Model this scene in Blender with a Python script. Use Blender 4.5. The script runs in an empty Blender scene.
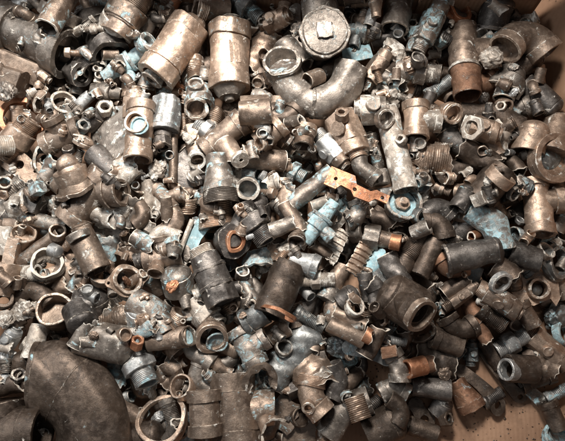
import bpy, math, random
import numpy as np
from mathutils import Matrix, Vector
random.seed(7); rng = np.random.default_rng(7)
R_ = math.radians
scene = bpy.context.scene
COL = scene.collection
# ---------------------------------------------------------------- camera, world, lamps, exposure
PX = 0.00125                      # metres per photograph pixel on the reference level
ZREF = 0.075
HC = 0.74                         # camera distance above that level
TILT = 9.0
cam_d = bpy.data.cameras.new("camera"); cam = bpy.data.objects.new("camera", cam_d); COL.objects.link(cam)
cam_d.sensor_width = 36; cam_d.lens = 36 * HC / (565 * PX); cam_d.clip_start = 0.02; cam_d.clip_end = 50
cam.location = (0, -HC * math.sin(R_(TILT)), ZREF + HC * math.cos(R_(TILT)))
cam.rotation_euler = (R_(TILT), 0, 0)
scene.camera = cam
w = bpy.data.worlds.new("World"); scene.world = w; w.use_nodes = True
bg = w.node_tree.nodes["Background"]; bg.inputs[0].default_value = (0.94, 0.96, 1.0, 1); bg.inputs[1].default_value = 0.20
def area(name, loc, target, size, power, col):
    d = bpy.data.lights.new(name, 'AREA'); d.shape = 'RECTANGLE'; d.size, d.size_y = size; d.energy = power; d.color = col
    o = bpy.data.objects.new(name, d); COL.objects.link(o); o.location = loc
    o.rotation_euler = (Vector(target) - Vector(loc)).to_track_quat('-Z', 'Y').to_euler(); return o
k_ = area("ceiling_lamp", (-0.12, 0.62, 1.05), (-0.12, 0.17, 0), (0.20, 0.20), 9.0, (1, 0.955, 0.90)); k_.data.spread = R_(74)
k_ = area("window_light", (-1.15, 0.45, 1.1), (-0.14, 0.12, 0), (0.6, 0.4), 3.4, (0.93, 0.97, 1.0)); k_.data.spread = R_(80)
scene.view_settings.view_transform = 'Standard'; scene.view_settings.look = 'None'
scene.view_settings.exposure = -0.60; scene.view_settings.gamma = 1
scene.cycles.max_bounces = 6; scene.cycles.diffuse_bounces = 2; scene.cycles.glossy_bounces = 3

# ---------------------------------------------------------------- pixel <-> place
ct, st = math.cos(R_(TILT)), math.sin(R_(TILT))
def at(px, py, z):
    """place on level z seen at photograph pixel; also the distance factor there"""
    f = HC / PX
    dx, dy, dz = (px - 282.5), -(py - 220.5), -f
    d = Vector((dx, dy * ct - dz * st * 1.0, dy * st + dz * ct))
    t = (z - cam.location.z) / d.z
    p = Vector(cam.location) + d * t
    return p.x, p.y, (t * f) / HC
U = PX / 3.7667                   # one catalogue unit
TX = [0, 140, 280, 415]; TY = [0, 105, 210, 326]

# ---------------------------------------------------------------- materials
def N(nt, t, **kw):
    n = nt.nodes.new(t)
    for k, v in kw.items(): setattr(n, k, v)
    return n
def mixc(nt, f, a, b):
    m = N(nt, 'ShaderNodeMix', data_type='RGBA'); 
    for s, v in ((m.inputs[0], f), (m.inputs[6], a), (m.inputs[7], b)):
        if hasattr(v, 'is_output') or isinstance(v, bpy.types.NodeSocket): nt.links.new(v, s)
        else: s.default_value = v if not isinstance(v, tuple) else (*v, 1)
    return m.outputs[2]
def ramp(nt, v, a, b, lo=0.0, hi=1.0):
    m = N(nt, 'ShaderNodeMapRange'); nt.links.new(v, m.inputs[0])
    m.inputs[1].default_value = a; m.inputs[2].default_value = b; m.inputs[3].default_value = lo; m.inputs[4].default_value = hi
    return m.outputs[0]
def mth(nt, op, a, b=0.0):
    m = N(nt, 'ShaderNodeMath', operation=op)
    for s, v in ((m.inputs[0], a), (m.inputs[1], b)):
        if isinstance(v, bpy.types.NodeSocket): nt.links.new(v, s)
        else: s.default_value = v
    return m.outputs[0]
def metal(name, c1, c2, blue=0.0, white=0.08, dirt=0.4, rough=0.47, bright=(0.84, 0.73, 0.61), met=0.74, wear=1.0, bluec=(0.30, 0.49, 0.54)):
    m = bpy.data.materials.new(name); m.use_nodes = True; nt = m.node_tree; P = nt.nodes['Principled BSDF']
    tc = N(nt, 'ShaderNodeTexCoord'); oi = N(nt, 'ShaderNodeObjectInfo')
    ad = N(nt, 'ShaderNodeVectorMath', operation='MULTIPLY_ADD'); nt.links.new(oi.outputs['Random'], ad.inputs[0])
    ad.inputs[1].default_value = (31, 17, 53); nt.links.new(tc.outputs['Object'], ad.inputs[2])
    def noise(scale, det=5, ro=0.6, dist=0.0):
        n = N(nt, 'ShaderNodeTexNoise'); n.inputs['Scale'].default_value = scale; n.inputs['Detail'].default_value = det
        n.inputs['Roughness'].default_value = ro; n.inputs['Distortion'].default_value = dist
        nt.links.new(ad.outputs[0], n.inputs['Vector']); return n.outputs[0]
    nA, nB, nC, nD, nE = noise(38, 5, .62, .4), noise(120, 6, .7), noise(82, 7, .66, .8), noise(75, 8, .7, .5), noise(600, 3, .6)
    col = mixc(nt, ramp(nt, nA, .36, .64), c1, c2)
    col = mixc(nt, ramp(nt, nB, .50, .70, 0, .55), col, tuple(min(1, 1.7 * x + .03) for x in c2))
    k = ramp(nt, oi.outputs['Random'], 0, 1, .70, 1.22)
    vm = N(nt, 'ShaderNodeVectorMath', operation='SCALE'); nt.links.new(col, vm.inputs[0]); nt.links.new(k, vm.inputs['Scale']); col = vm.outputs[0]
    dk = ramp(nt, noise(85, 7, .7, .6), .52, .66, 0, dirt); col = mixc(nt, dk, col, (0.022, 0.016, 0.012))
    at_ = N(nt, 'ShaderNodeAttribute', attribute_name='edge'); e = at_.outputs['Fac']
    ew = mth(nt, 'MULTIPLY', ramp(nt, mth(nt, 'ADD', mth(nt, 'MULTIPLY', e, .37), mth(nt, 'ADD', mth(nt, 'MULTIPLY', nB, .5), mth(nt, 'MULTIPLY', nC, .5))), .84, 1.0, 0, .85), wear)
    col = mixc(nt, ew, col, bright)
    tear = ramp(nt, e, 1.05, 1.5, 0, wear); col = mixc(nt, tear, col, (.64, .56, .47))
    wm = ramp(nt, mth(nt, 'ADD', nD, mth(nt, 'MULTIPLY', e, .05)), .66 - .26 * white, .72 - .24 * white)
    col = mixc(nt, wm, col, (0.62, 0.58, 0.52))
    rb_ = ramp(nt, mth(nt, 'FRACT', mth(nt, 'MULTIPLY', oi.outputs['Random'], 7.3)), .6, 1.0, 0, .09)
    bm_ = ramp(nt, mth(nt, 'ADD', nC, rb_), .68 - .30 * blue, .77 - .26 * blue) 
    bcol = mixc(nt, ramp(nt, nB, .35, .65), bluec, tuple(min(1, x * 1.5 + .1) for x in bluec))
    bcol = mixc(nt, ramp(nt, nA, .42, .58), bcol, tuple(x * .5 + .05 for x in bluec)); bcol = mixc(nt, ramp(nt, noise(170, 6, .75), .52, .62, 0, .8), bcol, (.52, .55, .53)); bcol = mixc(nt, ramp(nt, noise(95, 6, .7, .7), .55, .64, 0, .8), bcol, (.14, .11, .085))
    col = mixc(nt, mth(nt, 'MULTIPLY', bm_, .85), col, bcol)
    sc_ = N(nt, 'ShaderNodeVectorMath', operation='MULTIPLY'); nt.links.new(ad.outputs[0], sc_.inputs[0]); sc_.inputs[1].default_value = (90, 1500, 700)
    sn = N(nt, 'ShaderNodeTexNoise'); sn.inputs['Scale'].default_value = 1; sn.inputs['Detail'].default_value = 3; nt.links.new(sc_.outputs[0], sn.inputs['Vector'])
    scr = mth(nt, 'MULTIPLY', ramp(nt, sn.outputs[0], .62, .72, 0, .28 * wear), ramp(nt, nA, .42, .6)); col = mixc(nt, scr, col, bright)
    fl = mth(nt, 'MULTIPLY', ramp(nt, noise(230, 6, .75, .5), .60, .68, 0, min(1, .25 + 2.2 * white)), ramp(nt, nD, .47, .58)); col = mixc(nt, mth(nt, 'MULTIPLY', fl, .85), col, mixc(nt, ramp(nt, nA, .45, .55), (.60, .56, .50), (.36, .50, .54)))
    nt.links.new(col, P.inputs['Base Color'])
    crust = mth(nt, 'MAXIMUM', mth(nt, 'MULTIPLY', mth(nt, 'MAXIMUM', wm, mth(nt, 'MAXIMUM', fl, tear)), .9), mth(nt, 'MAXIMUM', mth(nt, 'MULTIPLY', bm_, .9), dk))
    mt = mth(nt, 'MULTIPLY', mth(nt, 'SUBTRACT', 1.0, crust), met); nt.links.new(mt, P.inputs['Metallic'])
    ro = mth(nt, 'ADD', ramp(nt, nB, .3, .7, rough - .12, rough + .16), mth(nt, 'MULTIPLY', crust, .4))
    nt.links.new(mth(nt, 'SUBTRACT', ro, mth(nt, 'MULTIPLY', ew, .12)), P.inputs['Roughness'])
    h = mth(nt, 'ADD', mth(nt, 'MULTIPLY', nB, .6), mth(nt, 'ADD', mth(nt, 'MULTIPLY', nE, .22), mth(nt, 'ADD', mth(nt, 'MULTIPLY', wm, .5), mth(nt, 'MULTIPLY', bm_, .35))))
    b = N(nt, 'ShaderNodeBump'); b.inputs['Strength'].default_value = .75; b.inputs['Distance'].default_value = .0011
    nt.links.new(h, b.inputs['Height']); nt.links.new(b.outputs[0], P.inputs['Normal'])
    return m
MAT = {
 'b': metal('brown_bronze', (.145,.105,.080), (.285,.215,.165), white=.20, blue=.12),
 'd': metal('dark_bronze', (.060,.044,.034), (.125,.092,.070), white=.03, dirt=.55, bright=(.40,.32,.25)),
 't': metal('tan_brass', (.27,.19,.14), (.44,.325,.245), white=.24, blue=.0, dirt=.42, rough=.44),
 'c': metal('copper', (.30,.125,.065), (.46,.22,.12), white=.03, dirt=.5, bright=(.72,.46,.32)),
 'g': metal('grey_bronze', (.125,.105,.088), (.28,.24,.205), white=.26, blue=.24),
 'k': metal('dark_grey_metal', (.060,.052,.047), (.145,.128,.115), white=.14, dirt=.45, blue=.06),
 'p': metal('pale_nickel', (.26,.26,.255), (.48,.47,.45), white=.28, blue=.2, dirt=.45, bright=(.85,.82,.78)),
 'u': metal('blue_patina_bronze', (.15,.12,.10), (.30,.25,.21), blue=.56, white=.26),
 'v': metal('verdigris_bronze', (.20,.19,.175), (.33,.32,.30), blue=.80, white=.42),
 'w': metal('white_crusted_bronze', (.24,.20,.165), (.44,.38,.32), white=.55, blue=.1, rough=.55, met=.5),
 'r': metal('rusty_brown_metal', (.15,.075,.045), (.26,.145,.09), white=.0, dirt=.6, rough=.6),
 'z': metal('blue_copper_crust', (.22,.36,.40), (.34,.50,.54), blue=1.1, white=.3, met=.2, rough=.7, wear=.3),
 's': metal('steel_grey_metal', (.13,.13,.125), (.26,.26,.25), blue=.38, white=.16),
}
CNAME = {'b':'brown','d':'dark brown','t':'tan brass','c':'copper','g':'grey-brown','k':'dark grey','p':'pale silver','u':'blue-stained','v':'pale blue','w':'white-crusted','r':'rusty brown','s':'blue-grey','z':'bright blue'}
def card():
    m = bpy.data.materials.new('cardboard'); m.use_nodes = True; nt = m.node_tree; P = nt.nodes['Principled BSDF']
    tc = N(nt, 'ShaderNodeTexCoord')
    n = N(nt, 'ShaderNodeTexNoise'); n.inputs['Scale'].default_value = 14; n.inputs['Detail'].default_value = 6; nt.links.new(tc.outputs['Object'], n.inputs[0])
    n2 = N(nt, 'ShaderNodeTexNoise'); n2.inputs['Scale'].default_value = 150; n2.inputs['Detail'].default_value = 5; nt.links.new(tc.outputs['Object'], n2.inputs[0])
    n3 = N(nt, 'ShaderNodeTexVoronoi'); n3.inputs['Scale'].default_value = 95; nt.links.new(tc.outputs['Object'], n3.inputs[0])
    col = mixc(nt, ramp(nt, n.outputs[0], .35, .65), (.29,.165,.10), (.40,.24,.15))
    col = mixc(nt, ramp(nt, n2.outputs[0], .5, .75, 0, .45), col, (.25,.14,.08))
    gr = N(nt, 'ShaderNodeTexNoise'); gr.inputs['Scale'].default_value = 7; gr.inputs['Detail'].default_value = 8; gr.inputs['Roughness'].default_value = .7; gr.inputs['Distortion'].default_value = 1.2; nt.links.new(tc.outputs['Object'], gr.inputs[0])
    col = mixc(nt, ramp(nt, gr.outputs[0], .50, .64, 0, .65), col, (.13,.075,.045))
    col = mixc(nt, mth(nt, 'MULTIPLY', ramp(nt, n3.outputs[0], .12, .20, 1, 0), ramp(nt, n2.outputs[0], .5, .62)), col, (.05,.03,.02))
    nt.links.new(col, P.inputs['Base Color']); P.inputs['Roughness'].default_value = .8
    wv = N(nt, 'ShaderNodeTexWave'); wv.inputs['Scale'].default_value = 55; wv.inputs['Distortion'].default_value = .4; nt.links.new(tc.outputs['Object'], wv.inputs[0])
    b = N(nt, 'ShaderNodeBump'); b.inputs['Strength'].default_value = .35; b.inputs['Distance'].default_value = .001
    nt.links.new(mth(nt, 'ADD', mth(nt, 'MULTIPLY', wv.outputs[1], .5), n2.outputs[0]), b.inputs['Height']); nt.links.new(b.outputs[0], P.inputs['Normal'])
    return m
CARD = card()

# ---------------------------------------------------------------- shape kit (catalogue units)
class Shp:
    def __init__(s): s.v = []; s.f = []; s.e = []; s.n = 0
    def add(s, v, f, e):
        s.v.append(np.asarray(v, float)); s.e.append(np.asarray(e, float)); s.f += [tuple(i + s.n for i in q) for q in f]; s.n += len(v); return s
    def arr(s): return np.concatenate(s.v), s.f, np.concatenate(s.e)
    def mv(s, M):
        M = np.array(M); s.v = [v @ M[:3, :3].T + M[:3, 3] for v in s.v]; return s
def XF(loc=(0,0,0), rz=0, ry=0, rx=0):
    return Matrix.Translation(loc) @ Matrix.Rotation(R_(rz), 4, 'Z') @ Matrix.Rotation(R_(-ry), 4, 'Y') @ Matrix.Rotation(R_(rx), 4, 'X')
def line(s0=0):
    def P(s): return np.array((s, 0, 0.)), np.array((0, 1., 0)), np.array((0, 0, 1.))
    return P
def bend(L1, A, Rb):
    """along +x towards the origin, then an arc of A degrees to the left, then straight"""
    a = R_(abs(A)); sg = 1 if A >= 0 else -1; La = Rb * a
    def P(s):
        if s < L1: p = np.array((s - L1, 0, 0.)); th = 0
        elif s < L1 + La: th = (s - L1) / Rb; p = np.array((Rb * math.sin(th), sg * Rb * (1 - math.cos(th)), 0))
        else: th = a; k = s - L1 - La; p = np.array((Rb * math.sin(a) + k * math.cos(a), sg * (Rb * (1 - math.cos(a)) + k * math.sin(a)), 0))
        return p, np.array((-math.sin(sg * th), math.cos(sg * th), 0)), np.array((0, 0, 1.))
    return P, La
def ngon(n, th):
    if not n: return 1.0
    k = math.pi / n; t = (th % (2 * k)) - k
    return min(math.cos(k) / math.cos(t) * 1.10, 1.06)
def refine(pr, step=13):
    out = [pr[0]]
    for a, b in zip(pr, pr[1:]):
        d = math.hypot(b[0] - a[0], b[1] - a[1]); n = int(d // step)
        ts = [i / (n + 1) for i in range(1, n + 1)]
        if d > 9: ts = sorted(set([3 / d] + ts + [1 - 3 / d]))
        for t in ts:
            if d > 9 and (0 < t * d < 2.9 or 0 < (1 - t) * d < 2.9): continue
            out.append((a[0] + (b[0] - a[0]) * t, a[1] + (b[1] - a[1]) * t, 0, a[3] if a[3] == b[3] else 0))
        out.append(b)
    return out
def sweep(pr, path=None, seg=None):
    path = path or line(); pr = refine(pr); rm = max(p[1] for p in pr)
    seg = seg or (24 if rm < 34 else 36 if rm < 75 else 48)
    v, e, rings = [], [], []
    for (s, r, ed, n) in pr:
        p, nn, bb = path(s)
        if r < .01: rings.append([len(v)]); v.append(p); e.append(0); continue
        ids = []
        for i in range(seg):
            t = 2 * math.pi * i / seg; k = r * ngon(n, t)
            ids.append(len(v)); v.append(p + nn * (k * math.cos(t)) + bb * (k * math.sin(t))); e.append(ed)
        rings.append(ids)
    f = []
    for a, b in zip(rings, rings[1:]):
        for i in range(seg):
            j = (i + 1) % seg
            if len(a) == 1 and len(b) == 1: break
            if len(a) == 1: f.append((a[0], b[j], b[i]))
            elif len(b) == 1: f.append((a[i], a[j], b[0]))
            else: f.append((a[i], a[j], b[j], b[i]))
    return Shp().add(v, f, e)
def body(secs, bA=0, bB=0, dA=None, dB=None, ch=2.0, dome=0):
    """secs: (s0, s1, r0, r1, n, thread). bA, bB: bore radii of the ends"""
    pr = []; s0, rA = secs[0][0], secs[0][2]; s1, rB = secs[-1][1], secs[-1][3]
    dA = dA or 2.2 * bA; dB = dB or 2.2 * bB
    if bA: pr += [(s0 + dA, 0, 0, 0), (s0 + dA, bA * .97, 0, 0), (s0 + 1.5, bA, .5, 0), (s0, bA + 1.5, 1, 0)]
    else: pr += [(s0, 0, 0, 0)]
    for i, (a, b, ra, rb, n, th) in enumerate(secs):
        c = min(ch, (b - a) * .3); up = i == 0 or secs[i-1][3] < ra - .1; dn = i == len(secs) - 1 or secs[i+1][2] < rb - .1
        pr.append((a, ra - c, 1, n) if up else (a, ra, 0, n))
        if up: pr.append((a + c, ra, 1, n))
        if th:
            m = max(2, int((b - a - 2 * c) / 5.6)); st_ = (b - a - 2 * c) / m
            for k in range(m):
                q = (k + .5) / m; r = ra + (rb - ra) * q; x = a + c + st_ * k
                pr += [(x + st_ * .25, r, .9, n), (x + st_ * .5, r - 2.7, 0, n), (x + st_ * .8, r - 2.7, 0, n)]
        if dn: pr += [(b - c, rb, 1, n), (b, rb - c, 1, n)]
        else: pr.append((b, rb, 0, n))
    if bB: pr += [(s1, bB + 1.5, 1, 0), (s1 - 1.5, bB, .5, 0), (s1 - dB, bB * .97, 0, 0), (s1 - dB, 0, 0, 0)]
    else: pr += [(s1, 0, 0, 0)]
    return pr
def wob(n, k, seed):
    r = np.random.default_rng(seed); t = np.linspace(0, 1, n); o = np.zeros(n)
    for j in range(1, k): o += r.normal() / j ** .7 * np.sin(t * j * 6.2832 * r.uniform(.5, 1) + r.uniform(0, 6.28))
    return o / 2.0
def shell(L, Rf, arc=170, th=7, jag=10, crum=3, path=None, seed=0, both=True, fine=8):
    """a broken piece of pipe wall: jagged bright edges, real thickness"""
    path = path or line(); R0 = Rf(L / 2); nu = max(6, int(L / fine)); nv = max(8, int(R_(arc) * R0 / 7)); full = arc >= 359
    r = np.random.default_rng(seed); je = wob(nv + 1, 11, seed + 1) * jag; js = wob(nv + 1, 11, seed + 2) * jag * (1 if both else .05)
    if full: je[-1] = je[0]; js[-1] = js[0]
    ja = wob(nu + 1, 9, seed + 3) * jag / R0 * (0 if full else 1); jb = wob(nu + 1, 9, seed + 4) * jag / R0 * (0 if full else 1)
    a0, a1 = math.pi / 2 - R_(arc) / 2, math.pi / 2 + R_(arc) / 2
    ph = r.uniform(0, 6.28, 4); V, E = [], []
    W = nv if full else nv + 1
    for layer in (0, 1):
        for i in range(nu + 1):
            for j in range(W):
                u, q = i / nu, j / nv
                s = js[j] * (1 - u) ** 7 + je[j] * u ** 7 + u * L
                t = a0 + ja[i] * (1 - q) ** 4 + (a1 - a0) * q + jb[i] * q ** 4
                c = crum * (math.sin(s * .05 + ph[0] + 2 * t) + .7 * math.sin(t * 3 + ph[1]) + .5 * math.sin(s * .12 + ph[2] - 3 * t))
                rr = Rf(min(max(s, 0), L)) + c - (th * (1 + .25 * math.sin(5 * t + s * .1)) if layer else 0)
                p, nn, bb = path(s); V.append(p + nn * rr * math.cos(t) + bb * rr * math.sin(t))
                rim = i in (0, nu) or (not full and j in (0, nv)); E.append(1.6 if rim else 0)
    F = []; o = (nu + 1) * W
    def id_(l, i, j): return l * o + i * W + (j % W)
    for i in range(nu):
        for j in range(nv if full else W - 1):
            F.append((id_(0,i,j), id_(0,i,j+1), id_(0,i+1,j+1), id_(0,i+1,j)))
            F.append((id_(1,i,j), id_(1,i+1,j), id_(1,i+1,j+1), id_(1,i,j+1)))
    for j in range(nv if full else W - 1):
        F.append((id_(0,0,j), id_(1,0,j), id_(1,0,j+1), id_(0,0,j+1))); F.append((id_(0,nu,j), id_(0,nu,j+1), id_(1,nu,j+1), id_(1,nu,j)))
    if not full:
        for i in range(nu):
            F.append((id_(0,i,0), id_(0,i+1,0), id_(1,i+1,0), id_(1,i,0))); F.append((id_(0,i,nv), id_(1,i,nv), id_(1,i+1,nv), id_(0,i+1,nv)))
    return Shp().add(V, F, E)
def lump(L, R, seed=0, sub=3, amp=.28):
    r = np.random.default_rng(seed); import bmesh
    bm = bmesh.new(); bmesh.ops.create_icosphere(bm, subdivisions=sub + 2, radius=1)
    v = np.array([x.co[:] for x in bm.verts]); f = [tuple(q.index for q in x.verts) for x in bm.faces]; bm.free()
    d = np.zeros(len(v)); u = v.copy()
    for k in range(4): u = u + .10 * np.sin(u @ r.normal(size=(3, 3)) * (1.5 + k) + r.uniform(0, 6, 3))
    for k in range(14):
        w_ = r.normal(size=3); w_ = w_ / np.linalg.norm(w_) * (1.5 + .55 * k); d += (np.abs(((u @ w_ + r.uniform(0, 2)) % 2) - 1) - .5) / (1 + .45 * k)
    d = (d - d.mean()) / d.std() * amp * .30; e = np.clip(d / amp, 0, 1.0)
    v = v * (1 + d[:, None]); v = v / np.abs(v).max(0) * np.array((L / 2, R, R * .62)); return Shp().add(v, f, e)
def plate(outl, holes=(), th=12, rimmed=True):
    """flat piece with real holes: outline points and (x, y, r) holes"""
    import bmesh
    bm = bmesh.new(); loops = [outl] + [[(x + r * math.cos(-t * math.pi / 8), y + r * math.sin(-t * math.pi / 8)) for t in range(16)] for x, y, r in holes]
    es = []
    for lp in loops:
        vs = [bm.verts.new((x, y, 0)) for x, y in lp]; es += [bm.edges.new((vs[i], vs[(i + 1) % len(vs)])) for i in range(len(vs))]
    bmesh.ops.triangle_fill(bm, edges=es, use_beauty=True, normal=(0, 0, 1))
    bm.verts.ensure_lookup_table(); v0 = np.array([x.co[:] for x in bm.verts]); f0 = [tuple(q.index for q in x.verts) for x in bm.faces]; bm.free()
    V = []; F = []; n = len(v0)
    top = v0 + (0, 0, th / 2); bot = v0 - (0, 0, th / 2); V = np.concatenate([top, bot]); F = [q for q in f0] + [tuple(i + n for i in reversed(q)) for q in f0]; k = 0
    for lp in loops:
        m = len(lp); F += [(k + i, k + n + i, k + n + (i + 1) % m, k + (i + 1) % m) for i in range(m)]; k += m
    return Shp().add(V, F, np.full(len(V), .55))
def capsule(L, W, W2=None):
    W2 = W2 or W; o = []
    for i in range(13): t = -math.pi / 2 + math.pi * i / 12; o.append((L / 2 + W2 * math.cos(t), W2 * math.sin(t)))
    for i in range(1, 8): q = i / 8; o.append((L / 2 - L * q, (W2 + (W - W2) * q) * (1 - .22 * math.sin(q * math.pi))))
    for i in range(13): t = math.pi / 2 + math.pi * i / 12; o.append((-L / 2 + W * math.cos(t), W * math.sin(t)))
    for i in range(1, 8): q = i / 8; o.append((-L / 2 + L * q, -(W + (W2 - W) * q) * (1 - .22 * math.sin(q * math.pi))))
    return o
def curve_plate(S, k):        # bend a flat piece up along x
    for v in S.v: v[:, 2] += k * v[:, 0] ** 2 / 100
    return S
def bow(S, k):                # bow sideways in its own plane
    for v in S.v: v[:, 1] += k * v[:, 0] ** 2 / 100
    return S
def ringpart(R, r, h, n=0, thr=0):
    pr = [(0, r + 1.5, 1, 0), (0, R - 2, 1, n), (2, R, 1, n)]
    if thr:
        m = max(2, int(h / 7))
        for k in range(m): pr += [(2 + (h - 4) * (k + .3) / m, R, .8, n), (2 + (h - 4) * (k + .7) / m, R - 3, 0, n)]
    pr += [(h - 2, R, 1, n), (h, R - 2, 1, n), (h, r + 1.5, 1, 0), (h - 1.5, r, .5, 0), (1.5, r, .5, 0), (0, r + 1.5, 1, 0)]
    return sweep(pr)

# ---------------------------------------------------------------- the kinds of fitting, each a list of (part, shape, material or None)
def k_tube(L, R, o, sd):
    r = random.Random(sd); b = R * r.choice([.74, .8, .84]); h = L / 2; c = R * (1.0 if r.random() < .4 else 1.13)
    if o.get('torn') or (not o and r.random() < .4):
        S = shell(L, lambda s: R, 360, max(5, R * .18), R * .34, 1.2, line(), sd, both=False).mv(XF((-h, 0, 0)))
        return [('pipe', S, None)]
    lc = min(L * .3, R * .7)
    if not o.get('plain') and r.random() < .35: secs = [(-h, -h + lc, R * 1.1, R * 1.1, 0, 0), (-h + lc, -h + lc * 1.5, R * 1.02, R * .92, 0, 0), (-h + lc * 1.5, h, R * .9, R * .9, 0, 1)]; b *= .86
    elif c > R and not o.get('plain'): secs = [(-h, -h + lc, c, c, 0, 0), (-h + lc, h, R, R, 0, 0)]
    else: secs = [(-h, h, R, R, 0, 0)]
    return [('pipe', sweep(body(secs, b, b, L * .42, L * .42)), None)]
def k_cone(L, R, o, sd):
    h = L / 2; R2 = R * o.get('q', 1.5); t = o.get('thr', 1)
    P = [('cone_body', sweep(body([(-h, -h + L * .22, R, R, o.get('n', 0), 0), (-h + L * .22, h - L * .25, R, R2 * .96, 0, 0)], R * .7, 0)), None),
         ('threaded_end', sweep(body([(h - L * .27, h, R2, R2, 0, t)], 0, R2 * .82, 0, L * .25)), None)]
    return P
def k_coup(L, R, o, sd):
    r = random.Random(sd); h = L / 2; n = o.get('n', r.choice([6, 8, 6])); a = r.uniform(-.1, .1) * L; w = L * r.uniform(.13, .2)
    r2 = R * r.uniform(.72, .86); r3 = R * r.uniform(.68, .85); th = r.random() < .6
    P = [('body', sweep(body([(-h, a - w, r2, r2, 0, th), (a - w, a + w + 1, R * .9, R * .9, 0, 0)], r2 * .72, 0)), None),
         ('hex_nut', sweep(body([(a - w * .8, a + w, R, R, n, 0)])), None),
         ('threaded_end', sweep(body([(a + w - 1, h, r3, r3, 0, 1)], 0, r3 * .74)), o.get('m2'))]
    return P
def k_elbow(L, R, o, sd):
    r = random.Random(sd); A = o.get('b', 90); Rb = R * o.get('rb', r.uniform(1.05, 1.4)); La = Rb * R_(abs(A)); tl = Rb * math.tan(R_(abs(A)) / 2)
    L1 = max(R * .7, L - tl); L2 = max(R * .7, o.get('l2', L) - tl); P, _ = bend(L1, A, Rb)
    sh = np.array((-tl, 0, 0)); T = L1 + La + L2; c = o.get('c', r.choice([1.0, 1.12, 1.18])); s = min(L1, L2, R * 1.0) * .9
    Q = lambda t: (P(t)[0] + sh, P(t)[1], P(t)[2])
    if c <= 1.01: return [('body', sweep(body([(0, T, R, R, 0, 0)], R * .8, R * .8, T * .3, T * .3), Q), None)]
    n = o.get('n', 0); th = o.get('thr', 0)
    return [('body', sweep(body([(s - 2, T - s + 2, R, R, 0, 0)]), Q), None),
            ('socket', sweep(body([(0, s, R * c, R * c, n, th)], R * .84 * c ** .5, 0, s - 3), Q), o.get('m2')),
            ('socket', sweep(body([(T - s, T, R * c, R * c, n, 0)], 0, R * .84 * c ** .5, 0, s - 3), Q), None)]
def k_tee(L, R, o, sd):
    r = random.Random(sd); h = L / 2; c = o.get('c', r.choice([1.1, 1.16])); s = min(R * .75, L * .26); x = o.get('x', 0) * L; br = o.get('br', .9) * R; bl = o.get('bl', R * 1.9)
    P = [('body', sweep(body([(-h + s - 2, h - s + 2, R, R, 0, 0)])), None)]
    P.append(('socket', sweep(body([(-h, -h + s, R * c, R * c, o.get('n', 0), 0)], R * .84, 0, s - 3)), None))
    P.append(('socket', sweep(body([(h - s, h, R * c, R * c, 0, o.get('thr', 0))], 0, R * .84, 0, s - 3)), o.get('m2')))
    if bl < 0: return P
    B = sweep(body([(R * .3, bl - s * .8, br, br, 0, 0), (bl - s * .8, bl, br * c, br * c, 0, 0)], 0, br * .82, 0, bl - R * .8)).mv(XF((x, 0, 0), 90))
    P.append(('branch', B, o.get('m3'))); return P
def k_cross(L, R, o, sd):
    P = k_tee(L, R, o, sd); P.append(('branch', sweep(body([(R * .3, R * 1.6, R * .8, R * .8, 0, 0)], 0, R * .6)).mv(XF((0, 0, 0), -90)), None)); return P
def k_valve(L, R, o, sd):
    h = L / 2; r = random.Random(sd); m2 = o.get('m2')
    P = [('body', sweep(body([(-h * .52, -h * .46, R * .93, R * .93, 0, 0), (-h * .46, h * .5, R, R, 0, 0)])), None),
         ('hex_end', sweep(body([(-h * .86, -h * .50, R * 1.0, R * 1.0, 8, 0)], R * .7, 0, h * .3)), None),
         ('hex_end', sweep(body([(h * .48, h * .8, R * .98, R * .98, 8, 0)], 0, 0)), None),
         ('end_plug', sweep(body([(-h, -h * .7, R * .58, R * .5, 0, 1)], R * .3, 0)), 'g')]
    pl = plate([(-h * .3, -R * .24), (h * .3, -R * .24), (h * .3, R * .24), (-h * .3, R * .24)], (), 3).mv(Matrix.Translation((0, 0, R - .6)))
    for q in range(7):       # worn cast marks, too rubbed to read
        x_ = h * (-.24 + .07 * q); w_ = R * r.uniform(.06, .13)
        pl.add(*(lambda S: (S.v[0], S.f, S.e[0]))(plate([(x_, -w_), (x_ + 3, -w_), (x_ + 3 + r.uniform(-2, 2), w_), (x_ + r.uniform(-2, 2), w_)], (), 1.6).mv(Matrix.Translation((0, r.uniform(-3, 3), R + 1.2)))))
    P.append(('body/name_pad', pl, None))
    if o.get('cone'): P.append(('hex_end/nozzle', sweep(body([(h * .78, h * 1.02, R * .82, R * .5, 0, 0), (h * 1.02, h * 1.12, R * .28, R * .22, 0, 0)])), 'g'))
    else: P.append(('hex_end/gland', sweep(body([(h * .78, h, R * .8, R * .62, 0, 0)], 0, R * .45)), None))
    return P
def k_smallvalve(L, R, o, sd):
    h = L / 2; r = random.Random(sd)
    P = [('body', sweep(body([(-h * .6, h * .45, R, R * .94, 6, 0)])), None),
         ('threaded_end', sweep(body([(-h, -h * .58, R * .72, R * .72, 0, 1)], R * .5, 0)), o.get('m2')),
         ('knurled_cap', sweep(body([(h * .43, h * .8, R * .85, R * .8, 12, 0), (h * .8, h, R * .6, R * .55, 0, 1)], 0, R * .3)), o.get('m3')),
         ('body/stem', sweep(body([(0, R * 1.25, R * .42, R * .42, 0, 0)])).mv(XF((-h * .1, 0, 0), 0, 80)), None)]
    return P
def k_spigot(L, R, o, sd):
    h = L / 2
    P = [('body', sweep(body([(-h, -h * .3, R * .62, R * .8, 0, 0), (-h * .3, h * .2, R, R, 0, 0), (h * .2, h, R * .75, R * .6, 0, 0)], R * .4, R * .42)), None),
         ('branch', sweep(body([(R * .3, R * 1.9, R * .66, R * .66, 0, 0)], 0, R * .45)).mv(XF((-h * .1, 0, 0), -100)), None),
         ('collar', ringpart(R * 1.12, R * .8, R * .35).mv(XF((h * .12, 0, 0))), None)]
    return P
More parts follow.
